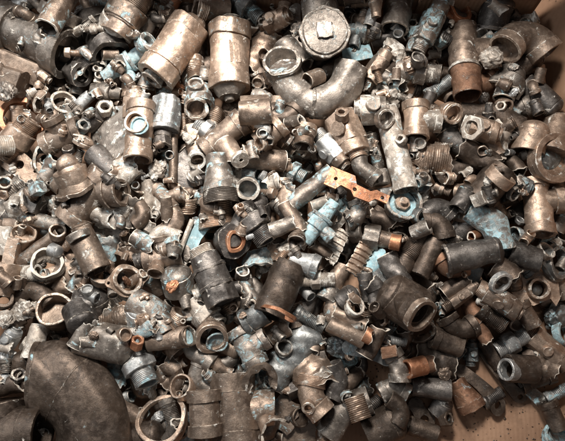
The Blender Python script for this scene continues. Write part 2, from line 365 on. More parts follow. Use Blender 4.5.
def k_cap(L, R, o, sd):       # closed rounded end at +x, open at -x
    tp = o.get('q', 1.0); pr = body([(-L / 2, L / 2 - R * .6, R, R * tp, 0, 0)], R * .84, 0, L * .6)[:-1]
    x0 = L / 2 - R * .6
    for i in range(1, 8): t = i / 8 * math.pi / 2; pr.append((x0 + R * .6 * math.sin(t), R * tp * math.cos(t), 0, 0))
    pr.append((L / 2, 0, 0, 0)); P = [('shell', sweep(pr), None)]
    if o.get('lip'): P.append(('rim', ringpart(R * 1.12, R * .86, R * .22).mv(XF((-L / 2 - 1, 0, 0))), None))
    return P
def k_cup(L, R, o, sd):
    P = [('bowl', sweep(body([(-L / 2, L / 2 - R * .22, R * .9, R * .95, 0, 0), (L / 2 - R * .22, L / 2, R * 1.04, R * 1.04, 0, 0)], 0, R * .86, 0, L * .62, 2.5)), None)]
    if o.get('screw'): P.append(('bowl/centre_screw', sweep(body([(-L * .2, L * .3, R * .42, R * .42, 6, 0), (L * .3, L * .62, R * .22, R * .22, 0, 1)])), 't'))
    if o.get('fill'): P.append(('bowl/lining', sweep(body([(-L * .2, L * .02, R * .8, R * .8, 0, 0)])), o['fill']))
    return P
def k_ring(L, R, o, sd): return [('ring', ringpart(R, R * o.get('q', .78), L, o.get('n', 0), o.get('thr', 0)).mv(XF((-L / 2, 0, 0))), None)]
def k_ringbody(L, R, o, sd):  # short body with a wide ring mouth at +x
    P = [('body', sweep(body([(-L, -L * .3, R * .55, R * .85, 0, 0), (-L * .3, L * .12, R * .95, R * .95, 0, 0)], 0, R * .7, 0, L * .3)), None),
         ('rim', ringpart(R, R * .74, L * .3).mv(XF((L * .1, 0, 0))), o.get('m2'))]
    if o.get('ball'): P.append(('inner_disc', sweep([(-R * .1, 0, 0, 0)] + [(R * .05 - R * .16 * math.cos(i * math.pi / 9), R * .56 * math.sin(i * math.pi / 9), 0, 0) for i in range(1, 9)] + [(R * .2, 0, 0, 0)]).mv(XF((-L * .3, R * .1, 0))), 's'))
    if o.get('arm'): P.append(('arm', sweep(body([(R * .3, R * 1.9, R * .8, R * .5, 0, 0)])).mv(XF((-L * .4, 0, 0), 90, 0, 0)), None))
    return P
def k_flange(L, R, o, sd):
    P = [('collar', ringpart(R * .86, R * .66, L).mv(XF((-L / 2, 0, 0))), None)]
    ou = []
    for i in range(48):
        t = 2 * math.pi * i / 48; k = R * (1 + .38 * max(0, math.cos(2 * t)) ** 6); ou.append((k * math.cos(t), k * math.sin(t)))
    P.append(('flange_plate', plate(ou, [(0, 0, R * .7), (R * 1.17, 0, R * .1), (-R * 1.17, 0, R * .1)], R * .16).mv(Matrix.Rotation(R_(90), 4, 'Y')), None))
    if o.get('inner'): P.append(('inner_screw', lump(R * .9, R * .34, sd, 2).mv(XF((-L * .35, 0, 0), 20, 40)), 'r'))
    return P
def k_bolts(L, R, o, sd):     # bolted round disc
    ou = [(R * math.cos(i * math.pi / 24), R * math.sin(i * math.pi / 24)) for i in range(48)]
    return [('disc', plate(ou, [(R * .84 * math.cos(R_(30 + 60 * k)), R * .84 * math.sin(R_(30 + 60 * k)), R * .065) for k in range(6)], L).mv(Matrix.Rotation(R_(90), 4, 'Y')), None)]
def k_nut(L, R, o, sd): return [('nut', ringpart(R, R * .6, L, o.get('n', 6)).mv(XF((-L / 2, 0, 0))), None)]
def k_plughead(L, R, o, sd):  # wide octagonal cleanout cap with a raised square, facing +x
    P = [('cap', sweep(body([(-L * .3, 0, R, R, 8, 0), (0, L * .14, R * .93, R * .9, 0, 0)], ch=3)), None),
         ('cap/square_head', sweep(body([(L * .1, L * .14 + R * .13, R * .45, R * .41, 4, 0)], ch=3), seg=48).mv(XF(rx=45)), None),
         ('neck', sweep(body([(-L * 2.4, -L * .28, R * .84, R * .88, 0, 0)])), None),
         ('pipe_body', sweep(body([(R * .1, R * 1.7, R * .8, R * .8, 0, 0)], 0, R * .6)).mv(XF((-L * .9 - R * .55, 0, 0), 90)), None)]
    return P
def k_shard(L, R, o, sd):
    r = random.Random(sd); a = o.get('a', r.choice([110, 150, 190, 230])); h = L / 2; tf = o.get('thr', r.random() < .12)
    q = r.uniform(-.15, .15) * R; stp = r.uniform(.4, .8) * L; dd = R * r.choice([0, .13, .18])
    def Rf(s): return R + q * (s / L - .5) * 2 + (dd if s > stp else 0) + (1.7 * math.sin(s * .8) if tf else 0)
    if o.get('bend') or (r.random() < .3 and not o):
        P, La = bend(L * .2, o.get('bend', 70), L * .55); path = lambda s: (P(s)[0] , P(s)[1], P(s)[2])
    else: path = line()
    S = shell(L, Rf, a, o.get('th', max(5.5, R * .19)), o.get('jag', min(13, R * .28)), R * .07, path, sd, fine=2.6 if tf else 8).mv(XF((-h, 0, -R * .35)))
    if o.get('th', 0) > 12: S.e = [e * .4 for e in S.e]
    return [('shard', S, None)]
def k_sheet(L, R, o, sd):
    r = random.Random(sd); pts = []
    for (x0, y0, x1, y1) in ((-L/2, -R, L/2, -R), (L/2, -R, L/2, R), (L/2, R, -L/2, R), (-L/2, R, -L/2, -R)):
        for i in range(6): q = i / 6; pts.append((x0 + (x1 - x0) * q + r.uniform(-.09, .09) * R, y0 + (y1 - y0) * q + r.uniform(-.12, .12) * R))
    S = plate(pts, o.get('holes', ()), o.get('th', 8)); return [('plate', curve_plate(S, o.get('cv', -.1)), None)]
def k_lump(L, R, o, sd): return [('lump', lump(L, R, sd, 3, o.get('amp', .3)), None)]
def k_block(L, R, o, sd):
    S = sweep(body([(-L / 2, L / 2, R * 1.15, R * 1.15, 4, 0)], R * .62, 0, L * .3, ch=3), seg=48)
    return [('block', S.mv(XF(rx=45)), None)]
def k_lever(L, R, o, sd):
    S = bow(curve_plate(plate(capsule(L - R * 2, R * .72, R), [(L / 2 - R, 0, R * .42)], o.get('th', R * .55)), o.get('cv', -.12)), o.get('bow', .0))
    return [('lever', S, None)]
def k_bracket(L, R, o, sd):
    h = L / 2; ou = [(-h, -R*.9), (-h * .62, -R), (-h * .5, -R * .45), (-h * .15, -R * .5), (0, -R), (h * .5, -R * .9), (h * .62, -R * .35), (h, -R * .4), (h, R * .45), (h * .55, R * .5), (h * .42, R * .1), (-h * .05, R * .25), (-h * .2, R * .95), (-h, R)]
    S = plate(ou, [(-h * .72, 0, R * .2), (-h * .05, -R * .3, R * .2), (h * .82, 0, R * .2)], R * .45)
    return [('bracket', curve_plate(S, -.06), None)]
def k_sheetring(L, R, o, sd):  # triangular casting with a raised collar
    ou = [(-L * .5, -R * .35), (-L * .45, R * .3), (-L * .1, R * .85), (L * .25, R * .95), (L * .5, R * .2), (L * .52, -R * .25), (L * .36, -R * .1), (L * .18, -R * .85), (-L * .1, -R * 1.1), (-L * .35, -R * .8)]
    return [('plate', curve_plate(plate(ou, [(L * .06, -R * .1, R * .36)], 13), -.07), None), ('collar', ringpart(R * .5, R * .36, R * .5).mv(Matrix.Translation((L * .06, -R * .1, -4)) @ Matrix.Rotation(R_(-90), 4, 'Y')), None),
            ('ball', sweep([(-R * .3, 0, 0, 0)] + [(-R * .3 * math.cos(i * math.pi / 8), R * .3 * math.sin(i * math.pi / 8), 0, 0) for i in range(1, 8)] + [(R * .3, 0, 0, 0)]).mv(XF((L * .06, -R * .1, -R * .1))), 's')]
def k_comb(L, R, o, sd):
    """broken half of a threaded union: deep ridges across"""
    P = []
    for side, w_ in ((0, 0), (1, 0)):
        ly = -R * .62 + side * R * 1.15; n = 6; pr = []
        def Rf(s): return R * 1.25 + 4.0 * (1 if (s / (L / n)) % 1 < .5 else -1)
        S = shell(L, Rf, 52, R * .2, 5, .3, line(), sd + side, fine=2.5).mv(XF((-L / 2, ly, -R * .95), 0, 0, 14 - 30 * side)); P.append(('ribbed_half', S, 'w' if side == 0 else 't'))
    P.append(('pipe', sweep(body([(L * .35, L * 1.1, R * .58, R * .55, 0, 0)], R * .4, 0)).mv(XF((0, R * .2, -R * .3))), 'b'))
    P.append(('socket', sweep(body([(L * 1.08, L * 1.5, R * .70, R * .70, 0, 0)])).mv(XF((0, R * .2, -R * .3))), 'g')); return P
def k_screw(L, R, o, sd):
    h = L / 2; P = [('shaft', sweep(body([(-h, h * .5, R * .6, R * .66, 0, 1)])), None), ('head', sweep(body([(h * .48, h, R, R * .9, o.get('n', 6), 0)])), None)]; return P
def lift(P, s0, r):           # turn the first stretch of a pipe upwards
    def Q(s):
        p, nn, bb = P(max(s, s0))
        if s >= s0: return p, nn, bb
        T = np.cross(nn, bb); f = (s0 - s) / r
        return p - T * r * math.sin(f) + bb * r * (1 - math.cos(f)), nn, bb * math.cos(f) + T * math.sin(f)
    return Q
def k_ubend(L, R, o, sd):
    A = o.get('b', 170); Rb = L; La = Rb * R_(A); l1, l2 = o.get('l1', R), o.get('l2', R * .4); P, _ = bend(l1, A, Rb); T = l1 + La + l2
    Q0 = lambda t: (P(t)[0] + np.array((0, -Rb, 0)), P(t)[1], P(t)[2]); Q = lift(Q0, R * 1.5, R * 1.35)
    return [('bend', sweep(body([(R * .65, T, R, R, 0, 0)], 0, 0), Q, 48), None),
            ('socket', sweep(body([(0, R * .7, R * 1.08, R * 1.08, 0, 0)], R * .88, 0, R * .62, ch=3), Q, 48), None),
            ('socket/lining', sweep(body([(R * .50, R * .63, R * .86, R * .86, 0, 0)]), Q, 48), 'u'),
            ('joint_collar', sweep(body([(l1 + La * .5, l1 + La * .5 + R * .2, R * 1.05, R * 1.05, 0, 0)]), Q, 48), None)]
def k_fan(L, R, o, sd):
    Rb = L; P, La = bend(R * .15, 115, Rb); T = R * .15 + La
    Q = lambda t: (P(t)[0] + np.array((0, -Rb, 0)), P(t)[1], P(t)[2])
    A = sweep(body([(0, T - 10, R, R, 0, 0)], R * .9, 0, R * .9), Q, 64); B = sweep(body([(T - 14, T, R * 1.02, R * 1.02, 0, 0)], 0, R * .9, 0, 12), Q, 64); C = sweep(body([(T * .70, T * .712, R * 1.012, R * 1.012, 0, 0)]), Q, 64)
    for S_ in (A, B, C):
        for v in S_.v: v[:, 2] *= .68
    return [('bend', A, None), ('rim', B, None), ('weld_seam', C, None)]
def k_bigtee(L, R, o, sd):    # copper drain tee with soldered stub
    h = L / 2
    return [('body', sweep(body([(-h, h * .18, R, R, 0, 0)], R * .8, 0), None, 48), None),
            ('branch', sweep(body([(R * .3, o.get('bl', 150), R * .86, R * .86, 0, 0)], 0, R * .7), None, 48).mv(XF((-h * .32, 0, 0), 90)), None),
            ('solder_ring', sweep(body([(h * .16, h * .25, R * 1.03, R * 1.03, 0, 0)]), None, 48), 'w'),
            ('pipe_stub', sweep(body([(h * .22, h, R * .93, R * .93, 0, 0)], 0, R * .84, 0, h * .55), None, 48), 'r')]
def k_stack(L, R, o, sd):     # nested crushed half shells
    P = []
    for i in range(4):
        rr = R * (1 - .17 * i); S = shell(L * (1 - .1 * i), lambda s, rr=rr: rr + 1.5 * math.sin(s * .5), 150 - 12 * i, 5, 9, 4, line(), sd + i).mv(XF((-L / 2 + 6 * i, 0, -R * .5 + i * 7), 4 * i, 5 * i)); P.append(('broken_shell', S, ['t', 'w', 'g', 't'][i]))
    return P
def k_roundface(L, R, o, sd): # dark casting with a worn round face toward +x
    return [('body', sweep(body([(-L, -L * .1, R, R * 1.05, 8, 0)])), None), ('branch', sweep(body([(R * .4, R * 1.7, R * .62, R * .62, 0, 0)], 0, R * .45)).mv(XF((-L * .5, 0, 0), 90)), None),
            ('face_ring', ringpart(R * .68, R * .45, L * .22).mv(XF((-L * .12, 0, 0))), 'c'), ('face_ring/face_disc', sweep(body([(-L * .2, L * .02, R * .47, R * .45, 0, 0)])), None)]
def k_seg(L, R, o, sd):       # banded union with hex foot
    h = L / 2
    return [('body', sweep(body([(-h * .7, -h * .25, R * .86, R * .92, 0, 0), (-h * .25, h * .42, R, R, 0, 0)])), None), ('band', ringpart(R * 1.05, R * .8, h * .12).mv(XF((-h * .27, 0, 0))), None),
            ('band', ringpart(R * 1.05, R * .8, h * .12).mv(XF((h * .34, 0, 0))), None),
            ('hex_end', sweep(body([(h * .44, h, R * .98, R * .95, 6, 0)], 0, R * .6)), None), ('crusted_thread', sweep(body([(-h, -h * .66, R * .7, R * .78, 0, 1)], R * .5, 0)), 'w')]
def k_fluted(L, R, o, sd):
    h = L / 2; S = sweep(body([(-h, h * .55, R * .86, R, 0, 0)], ch=4), None, 48)
    for v in S.v:
        t = np.arctan2(v[:, 2], v[:, 1]); k = 1 + .06 * np.cos(7 * t); v[:, 1] *= k; v[:, 2] *= k
    return [('fluted_body', S, None), ('collar', sweep(body([(h * .5, h * .72, R * 1.02, R * 1.02, 0, 0)])), None), ('outlet', sweep(body([(h * .7, h, R * .62, R * .58, 0, 0)], 0, R * .42)), 'k'), ('top_nut', sweep(body([(-h * 1.12, -h * .98, R * .5, R * .5, 6, 0)])), None)]
KIND = {k[2:]: f for k, f in list(globals().items()) if k.startswith('k_')}
NAME = {'tube':('short pipe','pipe_stub','pipe'),'cone':('tapered adapter','tapered_adapter','adapter'),'coup':('hex coupling','hex_coupling','coupling'),'elbow':('pipe elbow','pipe_elbow','elbow'),
 'tee':('pipe tee','pipe_tee','tee'),'cross':('pipe cross','pipe_cross','cross fitting'),'valve':('valve','check_valve','valve'),'smallvalve':('small valve','small_valve','valve'),'spigot':('spigot fitting','spigot','spigot'),
 'cap':('domed end fitting','domed_fitting','fitting'),'cup':('open cup','metal_cup','cup'),'ring':('metal ring','metal_ring','ring'),'ringbody':('ring-mouthed fitting','ring_mouth_fitting','fitting'),'flange':('eared flange','eared_flange','flange'),
 'bolts':('disc with bolt holes','bolted_disc','disc'),'nut':('nut','hex_nut','nut'),'plughead':('square-headed plug','square_head_plug','plug'),'shard':('broken shard','broken_shard','shard'),'sheet':('bent plate','bent_plate','plate'),
 'lump':('crushed lump','crushed_lump','metal lump'),'block':('square block','square_block','block'),'lever':('lever handle','lever_handle','handle'),'bracket':('bracket with holes','holed_bracket','bracket'),
 'sheetring':('collared casting','collared_casting','casting'),'comb':('ribbed union','ribbed_union','union'),'screw':('threaded screw','threaded_screw','screw'),'ubend':('curved pipe bend','pipe_bend','pipe bend'),'fan':('fan-shaped bend','fat_pipe_bend','pipe bend'),
 'bigtee':('drain tee','drain_tee','tee'),'stack':('nested broken shells','nested_shells','broken shells'),'roundface':('round-faced tee','round_faced_tee','tee'),'seg':('banded union','banded_union','union'),'fluted':('fluted valve body','fluted_valve','valve')}

# ---------------------------------------------------------------- the heap: tile, x, y, kind, length, radius, angle, tilt, roll, material, layer [, options] [; label [; landmark]]
CAT = '''
00 130 150 tee 300 84 -28 6 20 g 2 x=.22,bl=150,br=.8 ; big smooth grey-brown pipe tee lying at the upper left edge ; big upper-left tee
00 222 45 tube 175 46 -107 14 0 b 4 torn=1 ; brown pipe with a flattened torn white-edged mouth on the big tee ; torn-mouth pipe
00 385 145 tee 190 66 -62 12 40 k 3 x=.1,bl=118,br=.75,m3='w' ; dark grey tee with a chipped white-edged branch mouth
00 335 45 lump 120 52 40 0 0 k 2
00 480 50 coup 190 76 62 5 0 b 3 n=0 ; large rounded brown coupling at the top edge above the blue spigot
00 475 238 spigot 205 40 32 6 10 v 4 ; pale blue spigot lying diagonally below the large rounded coupling ; pale blue spigot
00 545 150 ring 40 32 20 40 0 v 4 q=.6
00 292 275 nut 60 46 -30 30 0 k 3
00 335 235 tube 80 50 -55 5 0 k 2
00 95 262 block 195 46 -20 -8 20 b 2 ; brown squared block below the big tee at the left edge
00 30 300 block 130 50 -20 0 20 b 2
00 162 358 shard 110 46 -80 20 60 b 3 a=150
00 232 390 ring 34 50 30 55 0 w 3 ; whitish C-like ring among shards below the squared block
00 310 395 tube 100 23 40 10 0 p 4 m=1
00 402 345 spigot 120 36 -12 5 80 g 4
00 500 345 tube 60 42 92 0 0 t 3
00 508 405 smallvalve 150 44 88 5 30 t 3
00 392 402 nut 40 30 15 60 0 w 4
00 548 272 shard 120 46 -70 10 -20 g 3 thr=1,a=180
00 25 25 shard 90 40 30 10 0 w 3
00 95 14 tube 90 27 20 5 0 p 4
00 20 345 lump 80 45 0 0 0 g 2
00 395 8 tube 90 34 -20 10 0 u 4
00 445 300 shard 80 34 10 0 0 g 2
10 25 95 shard 80 35 40 0 0 t 3
10 58 60 shard 150 46 60 5 0 b 2 thr=1
10 122 28 tube 75 20 62 0 0 c 4
10 98 72 lump 110 26 55 0 0 w 4 amp=.3
10 18 160 ring 44 36 10 40 0 v 4 q=.6 ; pale blue open ring above the left large valve body
10 128 188 valve 300 76 59 -4 25 t 5 ; large tan brass valve lying diagonally with an open threaded lower end ; slanted brass valve
10 337 218 valve 300 76 -89 -3 -20 t 5 cone=1 ; large tan brass valve standing upright in the picture with a pointed nozzle below ; upright brass valve
10 272 40 tube 120 56 178 22 0 b 4 plain=1
10 225 42 ring 36 46 178 35 0 b 4 q=.72,thr=1
10 400 32 coup 150 46 -40 5 0 s 4 ; blue-grey ringed coupling at the top edge right of the upright brass valve
10 512 78 smallvalve 120 42 10 30 0 t 4
10 220 345 tee 175 48 -82 24 90 u 4 x=.1,bl=62,br=.55 ; blue-stained tee with two dark holes between the two large brass valves ; two-holed tee
10 205 262 tube 90 36 -80 5 0 t 3
10 85 395 shard 120 50 70 10 0 g 3
10 140 345 shard 70 26 60 20 0 c 4
10 437 412 tube 105 52 2 5 0 b 3 plain=1
10 420 98 nut 34 28 30 60 0 u 4
10 452 195 shard 160 62 60 5 10 t 3 a=200
10 465 290 shard 110 50 100 5 10 d 2
20 142 268 ubend 116 65 -96 -8 0 g 6 b=168,l1=40,l2=60 ; big grey-brown curved pipe with a wide open mouth at its left end ; big curved pipe
20 170 118 plughead 60 92 -80 80 85 g 6 ; grey-brown octagonal cleanout plug with a raised square head ; square-headed plug
20 60 95 lever 190 32 -78 0 0 g 4 bow=.25
20 12 60 smallvalve 120 32 80 0 0 t 3
20 50 210 tube 130 48 -52 5 0 g 4 plain=1
20 205 262 tube 120 36 35 5 0 b 3
20 125 308 tube 70 31 215 30 0 b 6 plain=1
20 305 118 spigot 150 34 -8 5 0 s 4
20 352 45 tube 120 21 70 5 0 p 4
20 272 20 tube 80 23 88 5 0 b 3
20 440 55 tube 150 52 -103 12 0 g 5 ; greyish pipe with a dark open lower end at the top edge
20 462 138 sheet 130 20 33 0 0 t 4 th=12
20 430 190 lump 130 36 -50 0 0 w 5 amp=.3
20 395 365 lump 150 72 10 0 0 w 4 amp=.3 ; biggest white-crusted lump right of the big curved pipe ; big white-crusted lump
20 362 258 smallvalve 180 38 56 8 0 b 4 ; brown pipe valve with blue stains leaning right of the big curved pipe
20 292 200 sheet 110 28 12 0 0 z 7 cv=-.3 ; pale blue flake stuck on the bend of the big curved pipe
20 535 130 coup 175 46 67 5 0 u 4
20 415 300 tube 120 30 -35 5 0 g 3
20 265 408 shard 70 38 60 30 0 w 4 a=240
30 160 40 flange 36 64 20 62 0 c 3 ; copper-coloured flange ring with ears at the top edge ; top copper flange
30 42 25 lever 90 22 110 0 0 c 3
30 305 48 cap 130 62 78 25 0 k 3 lip=1
30 262 96 cup 50 30 -70 45 0 p 3
30 186 232 bigtee 300 56 -91 10 0 b 6 bl=165 ; big brown drain tee with a reddish-brown stub pipe opening downward ; big drain tee
30 412 108 elbow 108 62 46 -10 0 b 6 b=-100,c=1.05,rb=1.2,l2=92 ; big brown pipe elbow against the cardboard at upper right ; big upper-right elbow
30 330 172 lump 110 52 80 0 0 w 9 amp=.3 ; white-tan crusted clump stuck on the drain tee branch
30 322 220 tube 60 9 -88 0 0 t 7 plain=1
30 456 180 ring 16 24 60 60 0 p 4 q=.2
30 368 280 shard 140 56 -120 5 0 g 4 a=170,thr=0
30 305 275 shard 100 36 -95 0 0 k 3 thr=0,a=120
30 362 372 ringbody 60 30 -80 50 0 t 4
30 345 335 tube 90 42 70 0 0 g 3
30 470 372 cap 170 46 -48 10 0 k 3 ; long dark grey rounded cap beside the cardboard at upper right
30 430 230 cap 110 44 30 10 0 d 2
30 60 95 smallvalve 230 40 63 6 0 u 5 ; blue-stained long valve left of the big drain tee ; long blue-stained valve
30 100 152 nut 38 22 20 60 0 v 5
30 8 272 coup 175 46 -10 5 0 g 4 ; grey ridged coupling left of the drain tee's reddish stub ; grey ridged coupling
30 92 332 tube 110 28 35 10 0 s 4
30 468 285 tube 60 20 80 20 0 d 3
30 380 235 tube 110 40 -60 0 0 d 1
30 240 330 elbow 70 36 -60 0 0 r 1
01 80 52 ring 50 88 15 62 0 c 3 q=.78 ; reddish copper ring with a second curl inside at the left edge ; reddish copper ring
01 62 128 coup 180 58 52 8 0 t 4 n=0 ; tan brass cylinder overlapping the reddish copper ring
01 16 152 ring 60 38 200 40 0 w 5 q=.66,thr=1
01 78 225 sheet 170 42 -32 0 0 t 4 th=14,holes=((0,0,17),(62,10,6)) ; tan brass plate with a round hole below the reddish ring ; holed brass plate
01 160 205 shard 60 50 -10 50 0 u 4 a=250
01 238 120 cross 160 42 22 10 30 b 4 ; brown crushed cross fitting left of the bolted disc
01 318 135 cap 40 40 60 20 0 b 4
01 265 258 cap 150 78 112 30 0 b 7 lip=1,q=.55 ; brown rounded triangular-looking cap with a thick rim ; big brown cap
01 298 192 tube 50 17 60 20 0 g 5
01 335 350 tee 230 60 52 8 0 b 4 x=-.05,bl=130,br=.82 ; large brown tee whose branch mouth faces right under the big cap ; tee under the cap
01 432 100 bolts 16 112 172 64 0 g 5 ; flat round disc edge with bolt holes left of the upright tan tee ; bolted disc
01 525 100 tee 230 50 -90 6 90 t 5 x=-.05,bl=66,br=.78 ; upright tan tee with a white round mouth facing up and blue inside ; upright tan tee
01 525 80 cup 14 34 90 88 0 z 6 fill='z'
01 350 55 cap 80 36 45 20 0 k 3
01 312 82 nut 40 25 20 50 0 s 3
01 396 14 nut 34 28 40 70 0 w 5
01 205 28 shard 90 42 70 20 0 b 3
01 252 40 shard 80 30 100 10 0 g 3
01 392 220 tube 125 46 -45 8 0 k 3 plain=1
01 455 235 shard 140 42 15 5 0 w 4
01 480 285 shard 120 34 -10 10 0 w 4 bend=70
01 522 305 ring 36 38 30 60 0 b 4 q=.7
01 550 345 shard 90 34 80 10 0 t 3
01 192 252 shard 110 42 60 10 0 u 4 a=260
01 140 315 block 44 26 20 30 0 v 5
01 128 362 block 100 46 -30 10 0 k 3
01 192 368 lump 70 34 60 0 0 w 4 amp=.3
01 42 385 shard 150 46 10 20 0 w 4 a=200
01 60 310 shard 90 32 40 10 0 g 4
01 15 300 ring 40 28 30 55 0 g 4 q=.6
01 20 235 shard 90 45 -50 0 0 g 2
01 275 402 shard 90 40 -60 10 0 b 3
01 408 398 shard 130 48 15 10 0 w 4 a=190
01 480 402 shard 120 40 80 5 0 g 4 thr=0
01 430 330 tube 70 52 0 20 0 b 4
01 560 400 shard 80 40 30 10 0 g 3
11 95 48 fluted 160 56 -90 6 0 p 5 ; pale grey fluted valve body with a dark outlet below ; fluted valve body
11 82 142 nut 36 34 -80 20 0 k 3
11 212 8 ringbody 60 46 -80 55 0 b 4
11 272 42 tube 95 34 62 5 0 b 4
11 245 92 coup 90 42 145 10 0 p 4
11 318 118 tee 190 48 38 8 -6 b 5 x=-.18,bl=-1,n=0,m2='b' ; brown hex-ended tee in the middle of the upper heap ; brown hex-ended tee
11 340 178 tube 100 42 -58 12 0 b 5
11 378 206 ring 22 34 -58 40 0 w 6 q=.2
11 165 80 screw 90 30 -85 0 0 b 3
11 207 130 smallvalve 170 42 -82 6 0 t 4
11 216 205 ring 34 36 -75 50 0 w 5 q=.7
11 435 28 tube 120 48 4 4 0 b 4 plain=1
11 345 18 lump 90 38 -50 0 0 b 3 amp=.3
11 492 108 tee 120 40 40 10 10 t 4 x=0
11 455 140 ring 26 27 215 50 0 t 5 q=.7
11 468 200 tube 160 43 176 14 0 b 5 ; brown pipe with open left mouth beside the hex-ended tee
11 185 235 sheet 150 62 -62 0 0 k 4 cv=-.25
11 205 286 tube 34 18 90 70 0 k 4 plain=1
11 125 202 tube 190 17 90 4 0 b 4 plain=1
11 90 205 tube 150 20 88 4 0 g 3 plain=1
11 62 242 lump 80 42 -40 0 0 w 5 amp=.3
11 30 330 shard 110 34 80 10 0 w 4
11 62 385 shard 100 34 60 10 0 w 4
11 100 352 elbow 66 27 -45 20 0 b 4 b=60
11 172 368 ring 60 36 80 30 0 t 4 q=.7,thr=1
11 150 310 shard 130 44 -60 10 0 t 3
11 300 282 cone 190 46 -84 2 0 g 5 q=1.5,thr=1 ; grey-brown tapered adapter with a brass threaded wide end ; tapered threaded adapter
11 290 415 ring 110 70 -88 6 0 t 4 q=.8,thr=1 ; tan brass threaded collar directly below the tapered adapter ; brass threaded collar
11 357 330 shard 190 22 82 5 0 w 4 a=120
11 408 312 ringbody 60 46 -100 66 0 s 5 m2='w' ; blue-grey fitting with a pale round mouth facing up ; pale ring-mouthed fitting
11 425 392 cap 130 66 95 30 0 k 4
11 520 312 coup 120 42 -60 8 0 b 4
11 502 292 shard 60 34 20 20 0 w 5
11 542 258 tube 60 27 20 30 0 g 4
11 545 70 elbow 70 38 -40 5 0 d 2
11 395 255 tube 100 46 -20 5 0 s 3
11 30 200 elbow 70 36 -30 5 0 d 2
11 450 310 shard 90 36 -20 0 0 v 3
21 250 105 smallvalve 230 66 -66 8 30 t 5 m2='t' ; stout tan brass fitting below the big curved pipe ; stout brass fitting
21 232 40 ring 40 26 100 60 0 t 6 q=.5
21 300 236 elbow 82 32 -88 5 0 g 5 b=50,c=1.12 ; greyish S-curved elbow just above the copper bracket
21 195 170 smallvalve 180 43 -52 6 60 p 6 m3='b' ; pale silver valve with a knurled brown end left of the stout brass fitting ; pale silver valve
21 90 122 tube 85 44 -100 15 0 b 4
21 78 180 elbow 60 28 -60 5 0 b 3
21 25 140 coup 110 34 -50 5 0 b 3
21 345 18 smallvalve 130 58 0 6 0 w 5 m3='g' ; large white-crusted valve end with a dark mouth above the long pipe ; white-crusted valve
21 392 50 ring 30 38 -50 55 0 g 6 q=.7
21 435 165 tube 330 45 -79 4 0 w 5 plain=1 ; long whitish pipe running down toward the blue-rimmed cup ; long whitish pipe
21 463 375 cup 60 70 70 76 0 u 7 screw=1,fill='z' ; round blue-rimmed cup with a brass screw in its centre ; blue-rimmed cup
21 512 60 tee 150 46 -92 6 0 t 5 bl=95,m3='w' ; bright tan brass tee with a white-crusted branch
21 505 132 elbow 80 36 -34 5 0 k 4 b=-30
21 458 130 ring 24 22 160 50 0 w 5 q=.5
21 540 210 block 90 36 -10 0 0 t 4
21 365 205 screw 200 36 -82 4 0 g 4
21 292 312 bracket 245 38 -24 4 0 c 9  ; bright copper bracket with three holes in the centre of the heap ; copper bracket
21 118 312 tube 200 34 38 5 0 u 5 ; long blue-stained pipe slanting left of the copper bracket ; slanting blue pipe
21 56 250 coup 90 36 -30 5 0 v 4
21 172 395 tube 130 34 45 5 0 v 4 plain=1 ; vivid pale blue pipe below the slanting blue pipe
21 300 400 cup 70 42 -88 5 0 b 4
21 228 405 shard 110 36 50 5 0 u 4
21 18 325 shard 100 34 -70 5 0 t 4
21 95 405 shard 120 34 70 5 0 b 4
21 22 398 tube 120 32 -45 5 0 g 4
21 520 290 lump 80 34 -30 0 0 w 4 amp=.3
21 492 238 tube 70 32 20 20 0 g 4
21 160 345 elbow 60 32 -30 0 0 d 3
21 330 150 shard 90 36 80 0 0 g 3
31 130 35 ringbody 60 40 -60 55 0 t 4
31 70 195 shard 120 62 -10 8 0 t 5 thr=1,a=150 ; tan brass threaded crescent broken from a nut ; threaded crescent
31 140 140 elbow 76 38 -68 5 0 k 4 b=40
31 290 36 elbow 118 44 -2 4 0 d 4 b=-28,c=1.0 ; dark curved pipe lying under the big drain tee
31 252 92 smallvalve 150 48 -20 8 0 t 5 m2='w' ; white hexagon-ended brass nut fitting right of centre at the top ; white-hex brass nut
31 218 88 nut 20 46 185 40 0 w 6
31 315 145 shard 120 46 80 5 0 w 4 a=160
31 240 185 shard 150 46 -30 5 0 d 4 a=260,jag=16
31 515 205 ringbody 80 96 -20 74 0 t 7 ball=1,arm=1,m2='t' ; big tan casting with a wide round mouth holding a blue-grey disc ; wide-mouthed casting
31 440 120 cap 120 62 75 8 0 t 5
31 285 300 tube 150 62 48 8 0 d 4 plain=1
31 322 272 ring 44 56 48 34 0 t 5 q=.84 ; bright brass rim around a dark brown body below the white-hex nut ; bright brass rim
31 245 355 block 50 28 20 40 0 w 6
31 322 380 shard 100 36 80 5 0 b 5
31 376 225 tube 80 28 -70 30 0 d 3
31 400 300 smallvalve 90 35 -30 10 0 s 4
31 385 325 ring 22 30 -50 40 0 w 5 q=.75
31 462 385 tee 220 50 -90 10 10 t 5 bl=90,x=-.1 ; tall tan brass tee opening downward at the right side ; tall right-side tee
31 80 370 elbow 76 38 140 5 0 k 4
31 182 350 cap 100 34 60 0 0 k 4
31 22 345 lump 90 38 -70 0 0 w 4
31 15 285 tube 80 32 -60 10 0 p 4
31 345 415 tube 40 16 20 40 0 t 4
31 160 245 tube 170 42 20 0 0 d 2
31 95 315 nut 30 22 30 40 0 g 4
31 540 330 tee 120 40 -80 10 0 b 4
31 390 150 tube 110 36 -70 0 0 d 2
02 152 40 tube 220 28 -16 3 0 g 4 plain=1
02 150 145 tube 190 29 36 6 0 b 5 plain=1 ; slender brown pipe with a ring mouth pointing up right at the left side ; slender brown pipe
02 218 84 ring 34 32 60 62 0 b 6 q=.72
02 88 105 cup 60 46 60 50 0 t 4
02 290 68 cap 70 40 118 5 0 b 5
02 298 98 ring 30 44 118 5 0 g 5 q=.7
